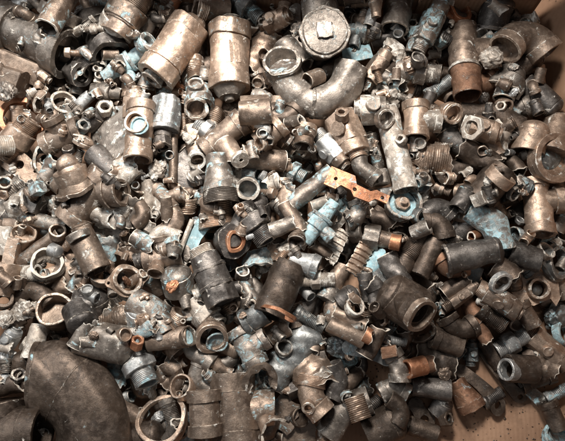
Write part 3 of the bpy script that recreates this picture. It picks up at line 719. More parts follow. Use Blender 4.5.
02 335 160 tube 160 52 -61 3 0 b 5 plain=1 ; thick dark brown cylinder with a collar and rounded head ; thick collared cylinder
02 262 150 shard 90 28 -50 0 0 t 4
02 165 225 shard 70 52 60 60 0 w 5 a=359 ; crushed whitish cup with torn edges at the left ; crushed whitish cup
02 240 228 sheet 140 38 -110 5 0 b 4 cv=-.4
02 222 292 shard 80 36 20 10 0 t 4
02 312 250 shard 110 40 60 5 0 u 4
02 210 155 cap 50 26 -20 10 0 p 5
02 388 245 ring 40 48 70 60 0 b 4 q=.66
02 478 265 flange 40 62 15 62 0 t 6 inner=1 ; tan eared flange ring with a rusty screw inside ; eared flange ring
02 402 145 shard 90 40 80 10 0 v 4 a=200
02 418 90 sheet 120 52 20 0 0 g 3
02 490 150 sheet 100 32 -20 0 0 t 3 cv=-.3
02 450 20 shard 90 32 60 10 0 w 4
02 380 20 shard 100 30 -20 10 0 w 4
02 18 118 block 110 28 88 0 0 w 4
02 42 160 block 110 26 80 0 0 t 4
02 15 260 tube 120 50 80 0 0 t 4 plain=1
02 72 230 ring 70 34 0 10 0 w 4 q=.7,thr=1
02 128 295 elbow 86 36 30 0 0 d 4 b=-70,c=1.0
02 213 388 cup 100 64 70 66 0 b 6 ; round open brown cup facing up at lower left ; open brown cup
02 338 352 cap 130 68 80 35 0 k 4 ; smooth dark grey dome right of the open brown cup ; dark grey dome
02 306 410 cap 110 60 -60 30 0 k 4
02 430 345 shard 110 40 50 5 0 w 4 thr=1
02 525 388 cap 100 54 60 40 0 p 4
02 90 378 lump 120 50 20 0 0 w 4 amp=.3
02 20 405 lump 80 40 0 0 0 w 3
02 15 340 ring 30 34 30 60 0 d 4 q=.6
02 428 405 shard 110 48 10 5 0 b 4 thr=1
02 545 180 tube 80 26 20 0 0 k 4
02 482 40 tube 90 30 -50 5 0 g 3
02 540 118 tube 90 32 -30 5 0 u 4
02 20 60 shard 120 46 0 10 0 b 3
02 370 200 shard 80 36 80 10 0 g 3
12 270 245 seg 230 64 -66 4 0 k 6 ; dark grey banded union with a hex foot and white crust on top ; dark banded union
12 355 118 roundface 90 62 -30 66 0 k 5 ; dark grey round-faced tee with a worn copper ring ; round-faced dark tee
12 432 50 coup 170 56 -58 4 0 k 4
12 400 300 elbow 70 27 -84 8 0 g 5 b=30
12 385 240 tube 44 25 80 60 0 g 5
12 355 292 tube 50 24 0 5 0 k 5
12 452 200 shard 70 60 -80 40 0 v 5 a=200,thr=0 ; pale blue curved crescent shard right of the dark banded union
12 500 170 shard 90 38 60 10 0 t 4
12 490 215 shard 70 30 10 10 0 w 4
12 535 110 shard 100 40 -60 10 0 w 4 a=230
12 528 300 tube 210 66 68 -8 0 d 5 plain=1 ; fat dark brown cylinder leaning left of the ribbed union ; fat dark cylinder
12 520 385 ring 16 67 68 -8 0 c 5 q=.86
12 90 180 tee 150 40 8 5 10 b 4 bl=84
12 88 60 elbow 74 30 60 5 0 w 4 b=-100
12 150 42 elbow 80 34 40 5 0 b 4
12 210 100 sheet 130 26 62 0 0 z 5 ; flat sky-blue strip above the dark banded union ; sky-blue strip
12 168 110 tube 160 10 70 0 0 w 5 plain=1
12 140 262 cap 110 60 100 35 0 g 5 ; battered grey-tan cap with a copper spot
12 122 285 lump 60 22 60 0 0 c 6
12 50 385 elbow 95 54 -30 5 0 u 4 b=-30 ; broad blue-stained elbow left of the silvery threaded stub
12 140 412 ring 70 38 60 20 0 t 4 q=.7,thr=1
12 245 392 coup 140 58 -45 10 0 w 5 ; silvery threaded stub under the dark banded union
12 330 350 shard 100 38 -60 10 0 t 4 thr=1
12 360 400 shard 100 34 -100 10 0 b 4
12 432 405 tube 90 46 30 10 0 s 4
12 400 350 tube 60 24 80 30 0 g 4
12 338 208 tube 80 34 -60 10 0 k 4
12 18 90 shard 110 40 60 0 0 g 3
12 15 150 shard 90 36 -20 0 0 b 3
12 110 130 shard 100 28 20 10 0 u 4
12 180 160 tube 90 28 -70 10 0 g 3
12 455 290 shard 100 30 60 0 0 g 3
12 510 30 shard 90 36 40 0 0 t 3
12 25 20 elbow 60 28 40 0 0 b 3
12 470 350 elbow 60 30 40 0 0 d 2
22 48 30 tube 130 30 -62 5 0 b 4
22 10 62 tube 100 30 20 5 0 g 4
22 150 45 spigot 190 40 52 5 0 v 6 ; blue-crusted spigot right of the brass threaded collar ; blue-crusted spigot
22 205 60 shard 170 24 52 5 0 w 5 a=110
22 252 160 comb 130 62 -118 4 0 t 7 ; ribbed union broken in two comb-like halves on a pipe ; ribbed union
22 178 372 elbow 100 38 -150 5 0 b 4 b=100,c=1.1
22 262 412 tube 130 34 -25 5 0 b 4
22 298 72 nut 60 46 0 40 0 g 5
22 345 100 nut 60 44 -12 10 0 g 5
22 398 112 tube 110 32 -12 6 0 b 5 plain=1
22 436 122 tube 40 31 -12 8 0 c 6 plain=1 ; short bright copper pipe end right of the ribbed union ; copper pipe end
22 365 190 shard 80 36 30 10 0 z 5
22 345 238 sheet 120 26 -12 0 0 s 5
22 442 248 tube 180 40 -64 6 0 k 5 ; dark grey pipe pointing down right beside the large round-mouthed tee ; dark pointing pipe
22 530 75 tube 70 29 20 30 0 g 5
22 500 150 tube 170 42 52 0 0 d 4
22 446 334 cap 170 88 148 4 0 d 5 q=.95
22 368 378 tube 60 24 140 40 0 d 6 plain=1
22 512 382 ringbody 90 68 -48 46 0 d 7 m2='b' ; dark brown fitting with a wide thick mouth facing lower right ; wide thick-mouthed fitting
22 325 290 cone 110 22 95 5 0 k 5 q=1.4,thr=0
22 382 295 shard 100 30 70 5 0 k 5
22 92 200 cone 110 34 -20 5 0 p 5 q=1.4,thr=0
22 145 168 shard 110 38 80 5 0 t 4
22 140 262 coup 130 34 0 5 0 w 5
22 112 335 shard 120 30 62 5 0 k 4
22 280 365 ring 28 38 50 60 0 w 5 q=.76
22 325 375 shard 130 52 80 5 0 b 4 a=170
22 112 412 tube 130 28 -30 5 0 s 4
22 258 325 cap 80 38 40 20 0 k 4
22 40 135 lump 120 34 20 0 0 w 4 amp=.3
22 90 100 shard 90 26 60 0 0 g 4
22 310 20 elbow 60 34 20 0 0 g 4
22 210 30 shard 60 26 0 0 0 s 4
22 20 200 shard 100 38 -30 0 0 g 3
22 380 40 shard 90 40 -30 0 0 d 2
32 100 42 elbow 70 36 0 5 0 d 4 b=-80
32 192 62 cap 100 42 50 20 0 k 4
32 300 48 elbow 110 50 -30 5 0 v 5 b=-50,c=1.0 ; pale blue elbow above the dark bulb cap ; pale blue elbow
32 250 86 tube 60 20 200 40 0 c 6 ; small bright copper-mouthed stub on the pale blue elbow
32 222 166 cap 225 58 12 4 0 k 6 lip=1,q=.86 ; long dark grey bulb-shaped cap with a grey rim ; dark bulb cap
32 328 155 shard 60 60 80 10 0 p 4 a=130,thr=0
32 410 172 tube 120 46 -20 5 0 k 4 plain=1
32 530 198 flange 44 72 -5 58 0 s 6 ; blue-grey flanged ring at the right edge ; blue-grey flanged ring
32 490 155 ring 26 36 50 50 0 w 6 q=.75
32 450 285 sheetring 200 80 -38 6 0 t 6 ; tan brass triangular casting with a raised round collar ; triangular brass casting
32 322 272 ring 24 44 -60 50 0 p 7 q=.72 ; bright silver slotted ring above the brass casting ; silver slotted ring
32 338 235 tube 90 48 -40 10 0 d 5
32 172 325 smallvalve 160 27 35 5 0 b 5
32 318 340 smallvalve 190 46 -35 8 30 b 5 m2='t' ; brown hex-bodied valve below the silver slotted ring ; brown hex valve
32 128 232 elbow 70 36 -60 10 0 r 4 b=80
32 50 178 tube 150 38 62 5 0 d 4
32 225 382 tube 110 36 -60 5 0 r 3
32 290 405 tube 110 36 -40 5 0 d 3
32 540 400 lump 130 56 40 0 0 s 5 amp=.3
32 395 40 ring 16 19 60 50 0 p 5 q=.7
32 150 290 tube 110 34 30 0 0 d 3
32 60 330 shard 90 36 20 0 0 d 2
32 420 395 tube 100 34 -60 0 0 b 3
32 510 100 shard 80 34 10 0 0 u 4
32 550 40 cap 80 34 60 20 0 g 4
32 20 20 ring 30 30 -30 50 0 s 4 q=.6
03 130 425 fan 225 142 68 0 0 d 7 ; huge dark brown fan-shaped pipe bend at the bottom left ; huge dark pipe bend
03 40 400 tee 250 96 0 4 0 d 7 bl=120,x=-.2,c=1.02 ; large dark brown drum-shaped tee in the bottom left corner ; corner drum tee
03 60 150 tube 120 42 30 5 0 d 4
03 65 188 nut 26 28 60 50 0 k 5
03 40 45 smallvalve 100 36 60 10 0 p 4
03 82 76 nut 44 30 40 40 0 w 5
03 135 62 tube 130 36 -98 14 0 w 5
03 25 220 tube 120 40 10 0 0 d 4
03 310 32 tube 110 31 64 5 0 g 4
03 405 60 cap 220 72 -10 4 0 g 4 ; broad smooth grey-tan body above the huge dark bend ; broad smooth body
03 468 32 tube 44 26 0 60 0 t 6
03 440 178 shard 110 34 -80 5 0 v 4
03 525 155 coup 150 62 -60 14 0 p 5 ; pale silver ridged cap beside the huge dark bend ; pale ridged cap
03 540 22 shard 80 30 40 0 0 v 5
03 515 65 nut 44 24 60 40 0 c 5
03 15 110 lump 90 48 20 0 0 p 3
13 85 352 ring 34 98 110 60 0 t 8 q=.84 ; wide thin brass ring at the bottom left of centre ; wide thin brass ring
13 118 325 tube 110 32 -70 5 0 g 5
13 72 345 lump 70 24 30 0 0 p 5
13 122 398 tube 90 26 60 30 0 g 6
13 104 50 tube 160 39 8 4 0 b 5 plain=1
13 178 40 cup 30 38 20 36 0 b 5 fill='z'
13 268 30 ringbody 80 66 -70 52 0 b 6 m2='t' ; brown round cup mouth with a blue inside ; blue-lined brown cup
13 290 58 cup 20 40 -70 60 0 v 6
13 200 95 elbow 90 34 -62 5 0 g 5 b=30,c=1.12
13 208 208 elbow 90 36 150 5 0 g 5 b=-80,c=1.12 ; greyish elbow above the standing brown tube
13 148 148 shard 130 40 80 10 0 b 4 bend=60
13 160 232 ring 36 48 140 56 0 t 5 q=.84
13 298 152 cone 110 22 150 5 0 b 5 q=1.7,thr=0
13 350 138 elbow 60 25 0 5 0 g 5
13 345 85 cap 80 32 -20 20 0 b 5
13 405 80 tee 160 44 -60 5 0 u 5 bl=80 ; blue-crusted grey tee left of the oval-holed pipe ; blue-crusted tee
13 450 180 shard 50 56 -80 74 0 b 7 a=260,th=20,thr=0,jag=4 ; thick brown half ring open at the top ; thick half ring
13 360 315 tee 270 88 -86 5 0 b 6 bl=150,br=.72,c=1.03 ; huge brown pipe tee at the bottom centre ; huge bottom tee
13 482 372 shard 60 50 -40 50 0 b 7 a=180
13 248 325 tee 165 58 -86 5 90 b 6 bl=50,br=.5 ; upright brown cylinder fitting left of the huge bottom tee
13 520 20 tube 80 40 30 5 0 t 4
13 25 415 cap 130 54 10 10 0 d 7
13 50 200 shard 110 38 60 0 0 u 3
13 120 200 shard 80 30 30 0 0 b 3
13 225 20 shard 90 30 60 0 0 t 4
13 20 30 shard 90 34 10 0 0 g 4
13 380 160 shard 70 26 60 0 0 g 4
23 42 110 shard 260 62 50 4 0 s 5 a=210,thr=0,jag=12 ; long blue-grey split pipe with a torn oval opening ; long split pipe
23 15 80 ring 20 34 50 60 0 w 7 q=.78
23 122 190 stack 120 82 -60 20 0 t 6 ; fan of nested crushed brass shells at the bottom centre ; nested crushed shells
23 110 268 elbow 80 48 -100 8 0 t 6 b=50,thr=1 ; brass threaded elbow under the nested crushed shells
23 106 306 ring 26 27 -90 72 0 t 7 q=.6
23 40 330 screw 60 14 -120 10 0 k 2
23 168 340 tube 190 28 -96 8 0 t 5
23 222 205 elbow 70 36 70 5 0 k 5 b=40
23 235 315 elbow 110 52 60 5 0 g 5 b=-40,c=1.0 ; curved grey elbow beside the exposed cardboard patch
23 292 310 ring 90 42 -72 10 0 t 5 q=.7,thr=1
23 255 270 ring 20 26 -50 60 0 g 6 q=.8
23 230 80 lump 120 46 -30 0 0 s 5 amp=.3
23 330 95 lever 220 40 -12 2 0 s 5 th=24
23 262 112 ring 20 18 20 60 0 t 6 q=.5
23 410 95 block 60 24 10 10 0 r 5
23 252 22 tube 150 33 -27 5 0 b 5 plain=1
23 330 35 tube 30 31 -27 8 0 c 5
23 448 150 elbow 60 36 -60 5 0 g 5 b=-30
23 430 225 elbow 60 34 30 5 0 g 4 b=-60
23 510 155 tube 80 36 190 20 0 c 5 plain=1 ; small copper pipe mouth right of the cardboard patch
23 530 230 coup 90 38 0 5 0 d 4
23 430 55 tube 90 20 -10 0 0 p 4
23 400 375 cap 150 68 30 14 0 d 2 ; low dark brown rounded piece on the exposed cardboard
23 480 60 shard 80 34 20 0 0 d 3
23 60 395 sheet 150 60 10 0 0 b 1 cv=-.05
23 380 20 elbow 70 34 20 0 0 d 4
33 362 62 coup 130 42 30 8 0 p 5
33 505 85 smallvalve 240 46 -42 6 20 t 6 ; long brown brass valve with hexagon body at lower right ; long lower-right valve
33 352 165 ring 40 42 175 24 0 p 6 q=.76 ; pale ring mouth of a dark pipe at lower right ; pale ring mouth
33 400 160 tube 110 52 175 10 0 d 5 plain=1
33 248 225 lever 250 34 -44 3 0 d 3 bow=-.12 ; long dark curved lever handle with an end hole ; dark lever handle
33 322 190 lever 260 26 -52 2 0 d 4 bow=.08
33 448 260 lever 170 34 -42 3 0 g 3 bow=.18 ; grey curved lever with a round holed end on the cardboard ; grey holed lever
33 535 255 tube 90 26 30 10 0 p 4
33 75 118 shard 140 82 -10 6 0 d 4 a=130,thr=0 ; wide dark broken plate at lower right of centre
33 112 180 lump 60 26 60 0 0 b 4 amp=.3
33 186 258 cone 120 34 -62 5 0 r 3 q=1.5,thr=0,n=6 ; rusty funnel-shaped fitting standing on the cardboard ; rusty funnel
33 100 300 cap 80 38 60 20 0 k 2
33 62 232 tube 140 40 -4 8 0 k 4 plain=1
33 212 100 smallvalve 100 28 85 5 0 s 4
33 250 22 tube 80 26 -60 5 0 r 3
33 18 325 lever 140 40 -60 4 0 d 4
33 540 432 cup 40 66 60 60 0 v 3 ; pale blue disc in the bottom right corner
33 555 30 ring 30 52 20 50 0 v 6 q=.75
33 20 12 ring 30 56 -80 50 0 b 5 q=.8
33 485 150 shard 90 42 -20 0 0 b 4
33 160 30 elbow 80 36 -60 0 0 d 3
33 290 100 tube 120 32 -60 0 0 d 2
33 120 60 tube 120 40 -20 0 0 d 3
33 440 110 tube 110 38 40 0 0 d 3
33 20 150 tube 90 34 10 0 0 r 4
33 30 392 tube 110 36 -20 4 0 d 3
33 118 352 nut 36 26 20 50 0 d 3
33 520 335 tube 110 34 -70 4 0 d 4
33 455 190 tee 130 40 20 6 0 d 3
33 290 270 tube 90 26 30 0 0 k 1
33 380 110 shard 90 34 50 0 0 d 4
23 345 60 tube 120 36 60 0 0 d 4
23 470 310 elbow 70 34 60 0 0 d 3
23 300 240 shard 90 34 20 0 0 g 4
23 345 300 tube 90 26 40 5 0 k 3
13 540 330 sheet 120 50 60 0 0 b 4
'''
FILL = 190

# ---------------------------------------------------------------- dropping pieces onto the heap
CELL = 0.0025; X0, Y0 = -0.60, -0.52; NX, NY = 480, 430
H = np.zeros((NX, NY))
def samples(V, F):
    T = []
    for q in F:
        for k in range(1, len(q) - 1): T.append((q[0], q[k], q[k + 1]))
    T = np.array(T); a, b, c = V[T[:, 0]], V[T[:, 1]], V[T[:, 2]]
    ar = np.linalg.norm(np.cross(b - a, c - a), axis=1) / 2
    n = np.clip(np.ceil(ar / CELL ** 2 * 1.5), 0, 400).astype(int); n[ar < CELL ** 2 * .3] = 0
    i = np.repeat(np.arange(len(T)), n); r = rng.random((len(i), 2)); s = np.sqrt(r[:, 0])
    w0, w1, w2 = 1 - s, s * (1 - r[:, 1]), s * r[:, 1]
    return np.concatenate([V, a[i] * w0[:, None] + b[i] * w1[:, None] + c[i] * w2[:, None]])
def drop(W, x, y, q):
    ix = np.clip(((W[:, 0] + x - X0) / CELL).astype(int), 0, NX - 1); iy = np.clip(((W[:, 1] + y - Y0) / CELL).astype(int), 0, NY - 1)
    key = ix * NY + iy; o = np.argsort(key); ks = key[o]; z = W[o, 2]; st_ = np.flatnonzero(np.r_[True, ks[1:] != ks[:-1]])
    lo = np.minimum.reduceat(z, st_); hi = np.maximum.reduceat(z, st_); cells = ks[st_]; h = H.reshape(-1)[cells]
    g = np.quantile(h - lo, q); g = max(g, -lo.min() + .0005)
    return g, cells, hi
def finish(W, x, y, z, cells, hi):
    Hf = H.reshape(-1); Hf[cells] = np.maximum(Hf[cells], hi + z)
def deform(V, R, sd, amt):
    r = np.random.default_rng(sd); V = V.copy(); c = V.copy()
    for k in range(3):
        w_ = r.normal(size=3) * (1.6 + k * 1.2) / R; V += r.normal(size=3) * R * amt / (1 + k) * np.sin(c @ w_ + r.uniform(0, 6))[:, None]
    for k in range(r.integers(1, 4)):
        i = r.integers(len(c)); d = np.linalg.norm(c - c[i], axis=1); ro = R * r.uniform(.25, .55); n = -c[i] * (0, 1, 1); n = n / (np.linalg.norm(n) + 1e-6)
        V += np.exp(-(d / ro) ** 2)[:, None] * n * ro * r.uniform(.1, .24)
    return V
def mesh_obj(name, V, F, E, mat, parent=None):
    me = bpy.data.meshes.new(name); me.from_pydata(V.tolist(), [], F); 
    a = me.attributes.new('edge', 'FLOAT', 'POINT'); a.data.foreach_set('value', E.astype(np.float32))
    me.polygons.foreach_set('use_smooth', [True] * len(me.polygons)); me.set_sharp_from_angle(angle=R_(38)); me.materials.append(mat)
    o = bpy.data.objects.new(name, me); COL.objects.link(o); o.parent = parent; return o
LABELS = {}; LM = []; THINGS = []
def make(kind, px, py, L, R, ang, tilt, roll, mk, o, label=None, lm=None, q=.72, zadd=0, sd=0, force=None):
    f = KIND[kind]; parts = f(L, R, dict(o), sd)
    zg = force if force is not None else None
    x, y, s = at(px, py, .06)
    if zg is None:
        ci, cj = int(np.clip((x - X0) / CELL, 3, NX - 4)), int(np.clip((y - Y0) / CELL, 3, NY - 4)); zg = H[ci-3:ci+4, cj-3:cj+4].mean() + R * U * .6
    M3 = np.array(XF((0, 0, 0), ang, tilt, roll))[:3, :3]
    off = 0; P = []
    for (n, S, m) in parts:
        V, F, E = S.arr(); V = deform(V, R, sd * 7 + 3,   .04 if kind not in ('shard', 'lump') else .05) @ M3.T; P.append((n, V, F, E, m))
    for it in range(2):
        x, y, s = at(px, py, zg); k = U * s
        if it == 0: SMP = [samples(V * k, F) for (_, V, F, _, _) in P]; SMP = np.concatenate(SMP)
        z, cells, hi = drop(SMP, x, y, q); zg = z
    x, y, s2 = at(px, py, z); k2 = U * s2; z, cells, hi = drop(SMP * (k2 / k), x, y, q); z += zadd; finish(SMP, x, y, z, cells, hi)
    zb = min((V[:, 2].min() for _, V, _, _, _ in P)) * k2
    small = len(P) > 1 and L * s2 < 88 and R < 34 and not label
    name = NAME[kind][1]; base = Vector((x, y, z + zb)); shift = np.array((0, 0, -zb))
    if len(P) == 1 or small:
        mats = []; V = []; F = []; E = []; n = 0; mi = []
        for (_, v, fc, e, m) in P:
            mm = m or mk; 
            if mm not in mats: mats.append(mm)
            mi += [mats.index(mm)] * len(fc); V.append(v * k2 + shift); F += [tuple(i + n for i in qd) for qd in fc]; E.append(e); n += len(v)
        ob = mesh_obj(name, np.concatenate(V), F, np.concatenate(E), MAT[mats[0]])
        for mm in mats[1:]: ob.data.materials.append(MAT[mm])
        if len(mats) > 1: ob.data.polygons.foreach_set('material_index', mi)
    else:
        ob = bpy.data.objects.new(name, None); COL.objects.link(ob); ob.empty_display_size = .01
        byn = {}
        for (n, v, fc, e, m) in P:
            par, _, leaf = n.rpartition('/'); byn[leaf] = mesh_obj(leaf, v * k2 + shift, fc, e, MAT[m or mk], byn.get(par, ob))
    ob.location = base; ob['category'] = NAME[kind][2]
    W = SMP * (k2 / k) + (x, y, z); THINGS.append(dict(W=W, ob=ob, kind=kind, px=px, py=py, L=L, R=R, mk=mk, label=label, o=o, ang=ang))
    if lm: LM.append((px, py, 'the ' + lm, max(L / 2, R) / 3.77, ob))
    return ob

# ---------------------------------------------------------------- cardboard box
def box(name, x0, x1, y0, y1, z0, z1, parent=None):
    v = [(x, y, z) for z in (z0, z1) for y in (y0, y1) for x in (x0, x1)]
    f = [(0, 2, 3, 1), (4, 5, 7, 6), (0, 1, 5, 4), (2, 6, 7, 3), (0, 4, 6, 2), (1, 3, 7, 5)]
    me = bpy.data.meshes.new(name); me.from_pydata(v, [], f); me.materials.append(CARD)
    o = bpy.data.objects.new(name, me); COL.objects.link(o); o.parent = parent; return o
def rot(o, loc, rz, lean=(0, 0)): o.location = loc; o.rotation_euler = (lean[0], lean[1], R_(rz))
fl = box('floor', -2, 2, -2, 2, -.02, -.008); fl['kind'] = 'structure'
bx = bpy.data.objects.new('cardboard_box', None); COL.objects.link(bx); bx.location = (0, 0, -.006)
bx['label'] = 'open brown cardboard box holding the whole heap of scrap fittings'; bx['category'] = 'box'
b = box('bottom', -.62, .60, -.52, .52, 0, .006, bx)
cx, cy, _ = at(535, 14, .05)
wr = box('side_wall', 0, .006, -1.1, .02, 0, .30, bx); rot(wr, (cx, cy, 0), 3.5, (0, R_(16)))
wb = box('side_wall', -1.1, 0, 0, .006, 0, .30, bx); rot(wb, (cx, cy, 0), -1.2, (R_(-6), 0))
wl = box('side_wall', 0, .006, -.99, .0, 0, .24, bx); rot(wl, (-.61, .5, 0), 0)
wf = box('side_wall', -.62, .60, 0, .006, 0, .12, bx); rot(wf, (0, -.51, 0), 0)
fp = box('flap', -.16, -.006, -.005, -.001, 0, .29, bx); rot(fp, (cx - .004, cy - .003, .001), -1.2, (R_(-6), 0))

# ---------------------------------------------------------------- run the drop
def d_(px, py): return px * .5 + py
def clear(px, py):    # bare cardboard shows here
    return (py > 400 and px > 425) or (350 < px < 388 and 358 < py < 408) or px > 528 + max(0, py) * .12 and py < 150 or (px > 505 and py < 14)
def base_h(px, py): return max(.010, .050 * min(1, max(0, (590 - d_(px, py)) / 170)))
r = random.Random(5); nbase = 0
FK = ['tube', 'elbow', 'tee', 'coup', 'shard', 'cap', 'shard', 'cone', 'tube', 'elbow', 'block', 'smallvalve']
MK = 'bbdgkkgbtdsb'
def rnd_piece(px, py, R, mats, kinds, **kw):
    kd = r.choice(kinds); L = R * r.uniform(2.4, 4.2)
    if kd == 'elbow': L = R * r.uniform(1.8, 2.4)
    if kd == 'shard': L = R * r.uniform(1.8, 3)
    if kd in ('nut', 'ring'): L = R * r.uniform(.6, 1.1)
    if kd == 'lump': L = R * 2.3
    tl = r.uniform(-35, 35) if kd not in ('nut', 'ring') else r.uniform(30, 80)
    return make(kd, px, py, L, R, r.uniform(0, 360), tl, r.uniform(0, 360) if kd not in ('shard',) else r.uniform(-60, 60), r.choice(mats), {}, sd=r.randrange(99999), **kw)
for pas in range(3):
    for gx in range(-50, 640, 30):
        for gy in range(-45, 500, 30):
            out = gx < 0 or gx > 560 or gy < 0 or gy > 436
            px, py = gx + r.uniform(-10, 10), gy + r.uniform(-10, 10)
            if clear(px, py) or d_(px, py) > 585 or px > 520 + max(0, py) * .14 + 12 * (py > 250) or py < -14: continue
            bh = base_h(px, py)
            if bh < .006 or (pas == 1 and bh < .04) or (pas == 2 and not out): continue
            if not out and r.random() < .42: continue
            rnd_piece(px, py, r.uniform(26, 42) if d_(px, py) < 480 else r.uniform(18, 30), MK, FK, q=.62); THINGS[-1]['deep'] = 1; nbase += 1
H[:] = H * .55 + .45 * np.minimum(H, .055)
for k_ in range(6000):
    px, py = r.uniform(-10, 560), r.uniform(-10, 446); x, y, _ = at(px, py, .04)
    if clear(px, py) or d_(px, py) > 575: continue
    if H[int((x - X0) / CELL), int((y - Y0) / CELL)] < min(.03, base_h(px, py)):
        rnd_piece(px, py, r.uniform(20, 34), MK, FK, q=.5); THINGS[-1]['deep'] = 1; nbase += 1
print('base', nbase, H.max())
rows = []
for i, l in enumerate(CAT.strip().splitlines()):
    fs = [t.strip() for t in l.split(';')]; p = fs[0].split(None, 11)
    rows.append((int(p[10]), i, p, fs))
clut = False
for lay, i, p, fs in sorted(rows, key=lambda t: (t[0], t[1])):
    if lay >= 5 and not clut:
        clut = True
        for k_ in range(560):
            px, py = r.uniform(-6, 571), r.uniform(-6, 447)
            if clear(px, py) or d_(px, py) > 545 or r.random() < max(0, (d_(px, py) - 420) / 420): continue
            rnd_piece(px, py, r.uniform(10, 23), 'bbtgkgwuptwgb', ['shard', 'shard', 'shard', 'shard', 'tube', 'tube', 'elbow', 'lump', 'nut', 'ring', 'coup', 'screw', 'tee', 'smallvalve', 'spigot', 'cone'], q=.4); THINGS[-1]['deep'] = 2
    c, rw = int(p[0][0]), int(p[0][1])
    # tile code is column, row
    px = TX[c] + float(p[1]) / 3.7667; py = TY[rw] + float(p[2]) / 3.7667
    o = eval('dict(%s)' % p[11]) if len(p) > 11 else {}
    make(p[3], px, py, float(p[4]), float(p[5]), float(p[6]), float(p[7]), float(p[8]), p[9], o, label=fs[1] if len(fs) > 1 else None, lm=fs[2] if len(fs) > 2 else (None), sd=1000 + i, q=.52 if lay < 9 else .9)
print('catalogue', len(rows), H.max())
# small bits fallen into the deep gaps
def blur(A, k):
    c = np.cumsum(np.pad(A, ((k + 1, k), (0, 0)), 'edge'), 0); A = (c[2*k+1:] - c[:-2*k-1]) / (2 * k + 1)
    c = np.cumsum(np.pad(A, ((0, 0), (k + 1, k)), 'edge'), 1); return (c[:, 2*k+1:] - c[:, :-2*k-1]) / (2 * k + 1)
nf = 0
for it in range(900):
    if it % 25 == 0: Hs = blur(H, 3); D = blur(H, 9) - Hs
    px, py = r.uniform(-6, 571), r.uniform(-6, 447)
    if clear(px, py): continue
    x, y, s = at(px, py, .06); ci, cj = int((x - X0) / CELL), int((y - Y0) / CELL)
    if D[ci, cj] < .009 or (px < 128 and py > 328) or d_(px, py) > 570 or math.hypot(px - 322, py - 74) < 36 or math.hypot(px - 358, py - 188) < 26 or math.hypot(px - 174, py - 50) < 34 or math.hypot(px - 229, py - 60) < 34: continue
    R = r.uniform(13, 23); rnd_piece(px, py, R, 'bbtgkgwupgb', ['shard', 'tube', 'elbow', 'lump', 'nut', 'ring', 'shard', 'coup', 'screw', 'tee', 'smallvalve', 'shard'], q=.2); THINGS[-1]['deep'] = 2
    D[max(0, ci-6):ci+7, max(0, cj-6):cj+7] = 0; nf += 1
    if nf >= FILL: break
print('fill', nf)

# metal crumbs and dirt on the bare cardboard, too fine to count
V, F, E = [], [], []
for k_ in range(260):
    px, py = (r.uniform(400, 575), r.uniform(385, 450)) if k_ % 3 else (r.uniform(335, 400), r.uniform(345, 425))
    x, y, _ = at(px, py, 0); s_ = r.uniform(.0004, .0012) * (2.2 if r.random() < .08 else 1); a_ = [r.uniform(.5, 1.6) * s_ for _ in range(6)]; n0 = len(V)
    V += [(x + a_[0], y, .0006), (x, y + a_[1], .0006), (x - a_[2], y, .0006), (x, y - a_[3], .0006), (x, y, .0006 + a_[4] * .7)]; F += [(n0, n0 + 1, n0 + 4), (n0 + 1, n0 + 2, n0 + 4), (n0 + 2, n0 + 3, n0 + 4), (n0 + 3, n0, n0 + 4), (n0 + 3, n0 + 2, n0 + 1, n0)]; E += [0] * 5
dirt = mesh_obj('metal_crumbs', np.array(V), F, np.array(E), MAT['d']); dirt['kind'] = 'stuff'; dirt['label'] = 'fine dark metal crumbs scattered over the bare cardboard'; dirt['category'] = 'crumbs'
# ---------------------------------------------------------------- leave out the pieces buried where nothing of them shows
GX, GY = 226, 177; Z = np.full(GX * GY, 1e9); I = np.full(GX * GY, -1)
for n_, t in enumerate(THINGS):
    W = t['W'] - np.array(cam.location); dep = -(W[:, 2] * ct - W[:, 1] * st) ; yy = W[:, 1] * ct + W[:, 2] * st
    u = (W[:, 0] / dep * HC / PX + 282.5) / 2.5; v = (220.5 - yy / dep * HC / PX) / 2.5; t['inf'] = bool(((u > 0) & (u < GX) & (v > 0) & (v < GY)).any())
    ok = (u >= 0) & (u < GX) & (v >= 0) & (v < GY); key = (u[ok].astype(int) * GY + v[ok].astype(int)); dd = dep[ok]
    o_ = np.lexsort((dd, key)); key, dd = key[o_], dd[o_]; first = np.r_[True, key[1:] != key[:-1]] if len(key) else np.zeros(0, bool); key, dd = key[first], dd[first]
    m_ = dd < Z[key]; Z[key[m_]] = dd[m_]; I[key[m_]] = n_
vis = np.bincount(I[I >= 0], minlength=len(THINGS)); keep = []
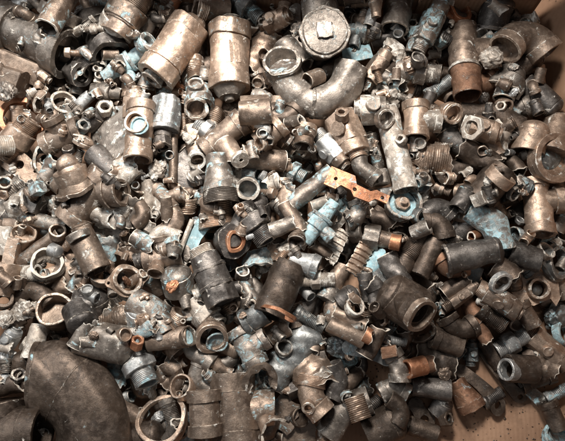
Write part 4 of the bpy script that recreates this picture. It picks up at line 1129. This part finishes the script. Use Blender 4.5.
for n_, t in enumerate(THINGS):
    t['vis'] = int(vis[n_]); del t['W']
    if t['inf'] and vis[n_] < (4 if t.get("deep") else 1):
        for c_ in list(t['ob'].children_recursive): bpy.data.objects.remove(c_)
        LM[:] = [l for l in LM if l[4] is not t['ob']]
        if t['label']: print('HIDDEN', t['label'])
        bpy.data.objects.remove(t['ob'])
    else: keep.append(t)
THINGS = keep
# ---------------------------------------------------------------- labels: what it is, then what it lies beside
PL = lambda s: s.replace(' with ', 's with ', 1) if ' with ' in s else s + 's'
def rel(t, l):
    dx, dy = t['px'] - l[0], t['py'] - l[1]; a = math.degrees(math.atan2(-dy, dx)) % 360
    return ['right of', 'above and right of', 'above', 'above and left of', 'left of', 'below and left of', 'below', 'below and right of'][int((a + 22.5) // 45) % 8]
def shape(t):
    sz = t['R'] * (.5 + t['L'] / t['R'] / 6); w_ = 'small ' if sz < 28 else 'large ' if sz > 62 else ''
    return w_ + CNAME[t['mk']] + ' ' + NAME[t['kind']][0]
used = {t['label'] for t in THINGS if t['label']}
for t in THINGS:
    t['ob']['group'] = PL(NAME[t['kind']][0]) + ' in the scrap heap'
    if t['label']: t['ob']['label'] = t['label']; continue
    ls = sorted(LM, key=lambda l: math.hypot(t['px'] - l[0], t['py'] - l[1]) - l[3] * .6); ls = [l for l in ls if l[4] is not t['ob']]
    t['c'] = [shape(t) + ' ' + rel(t, l) + ' ' + l[2] for l in ls[:2]] + [shape(t) + ' between ' + ls[0][2] + ' and ' + ls[1][2]] + [shape(t) + ' ' + rel(t, l) + ' ' + l[2] for l in ls[2:4]]
    if t.get('deep') == 1: t['c'] = [c.replace(NAME[t['kind']][0], NAME[t['kind']][0] + ' buried', 1) for c in t['c']]
for t in sorted([t for t in THINGS if not t['label']], key=lambda t: (t.get('deep', 0) != 0, -t['R'])):
    for c in t['c']:
        if c not in used: break
    else: c = t['c'][0]
    used.add(c); t['ob']['label'] = c[:1].lower() + c[1:]
print('things', len(THINGS), 'labels', len({t['ob']['label'] for t in THINGS}))
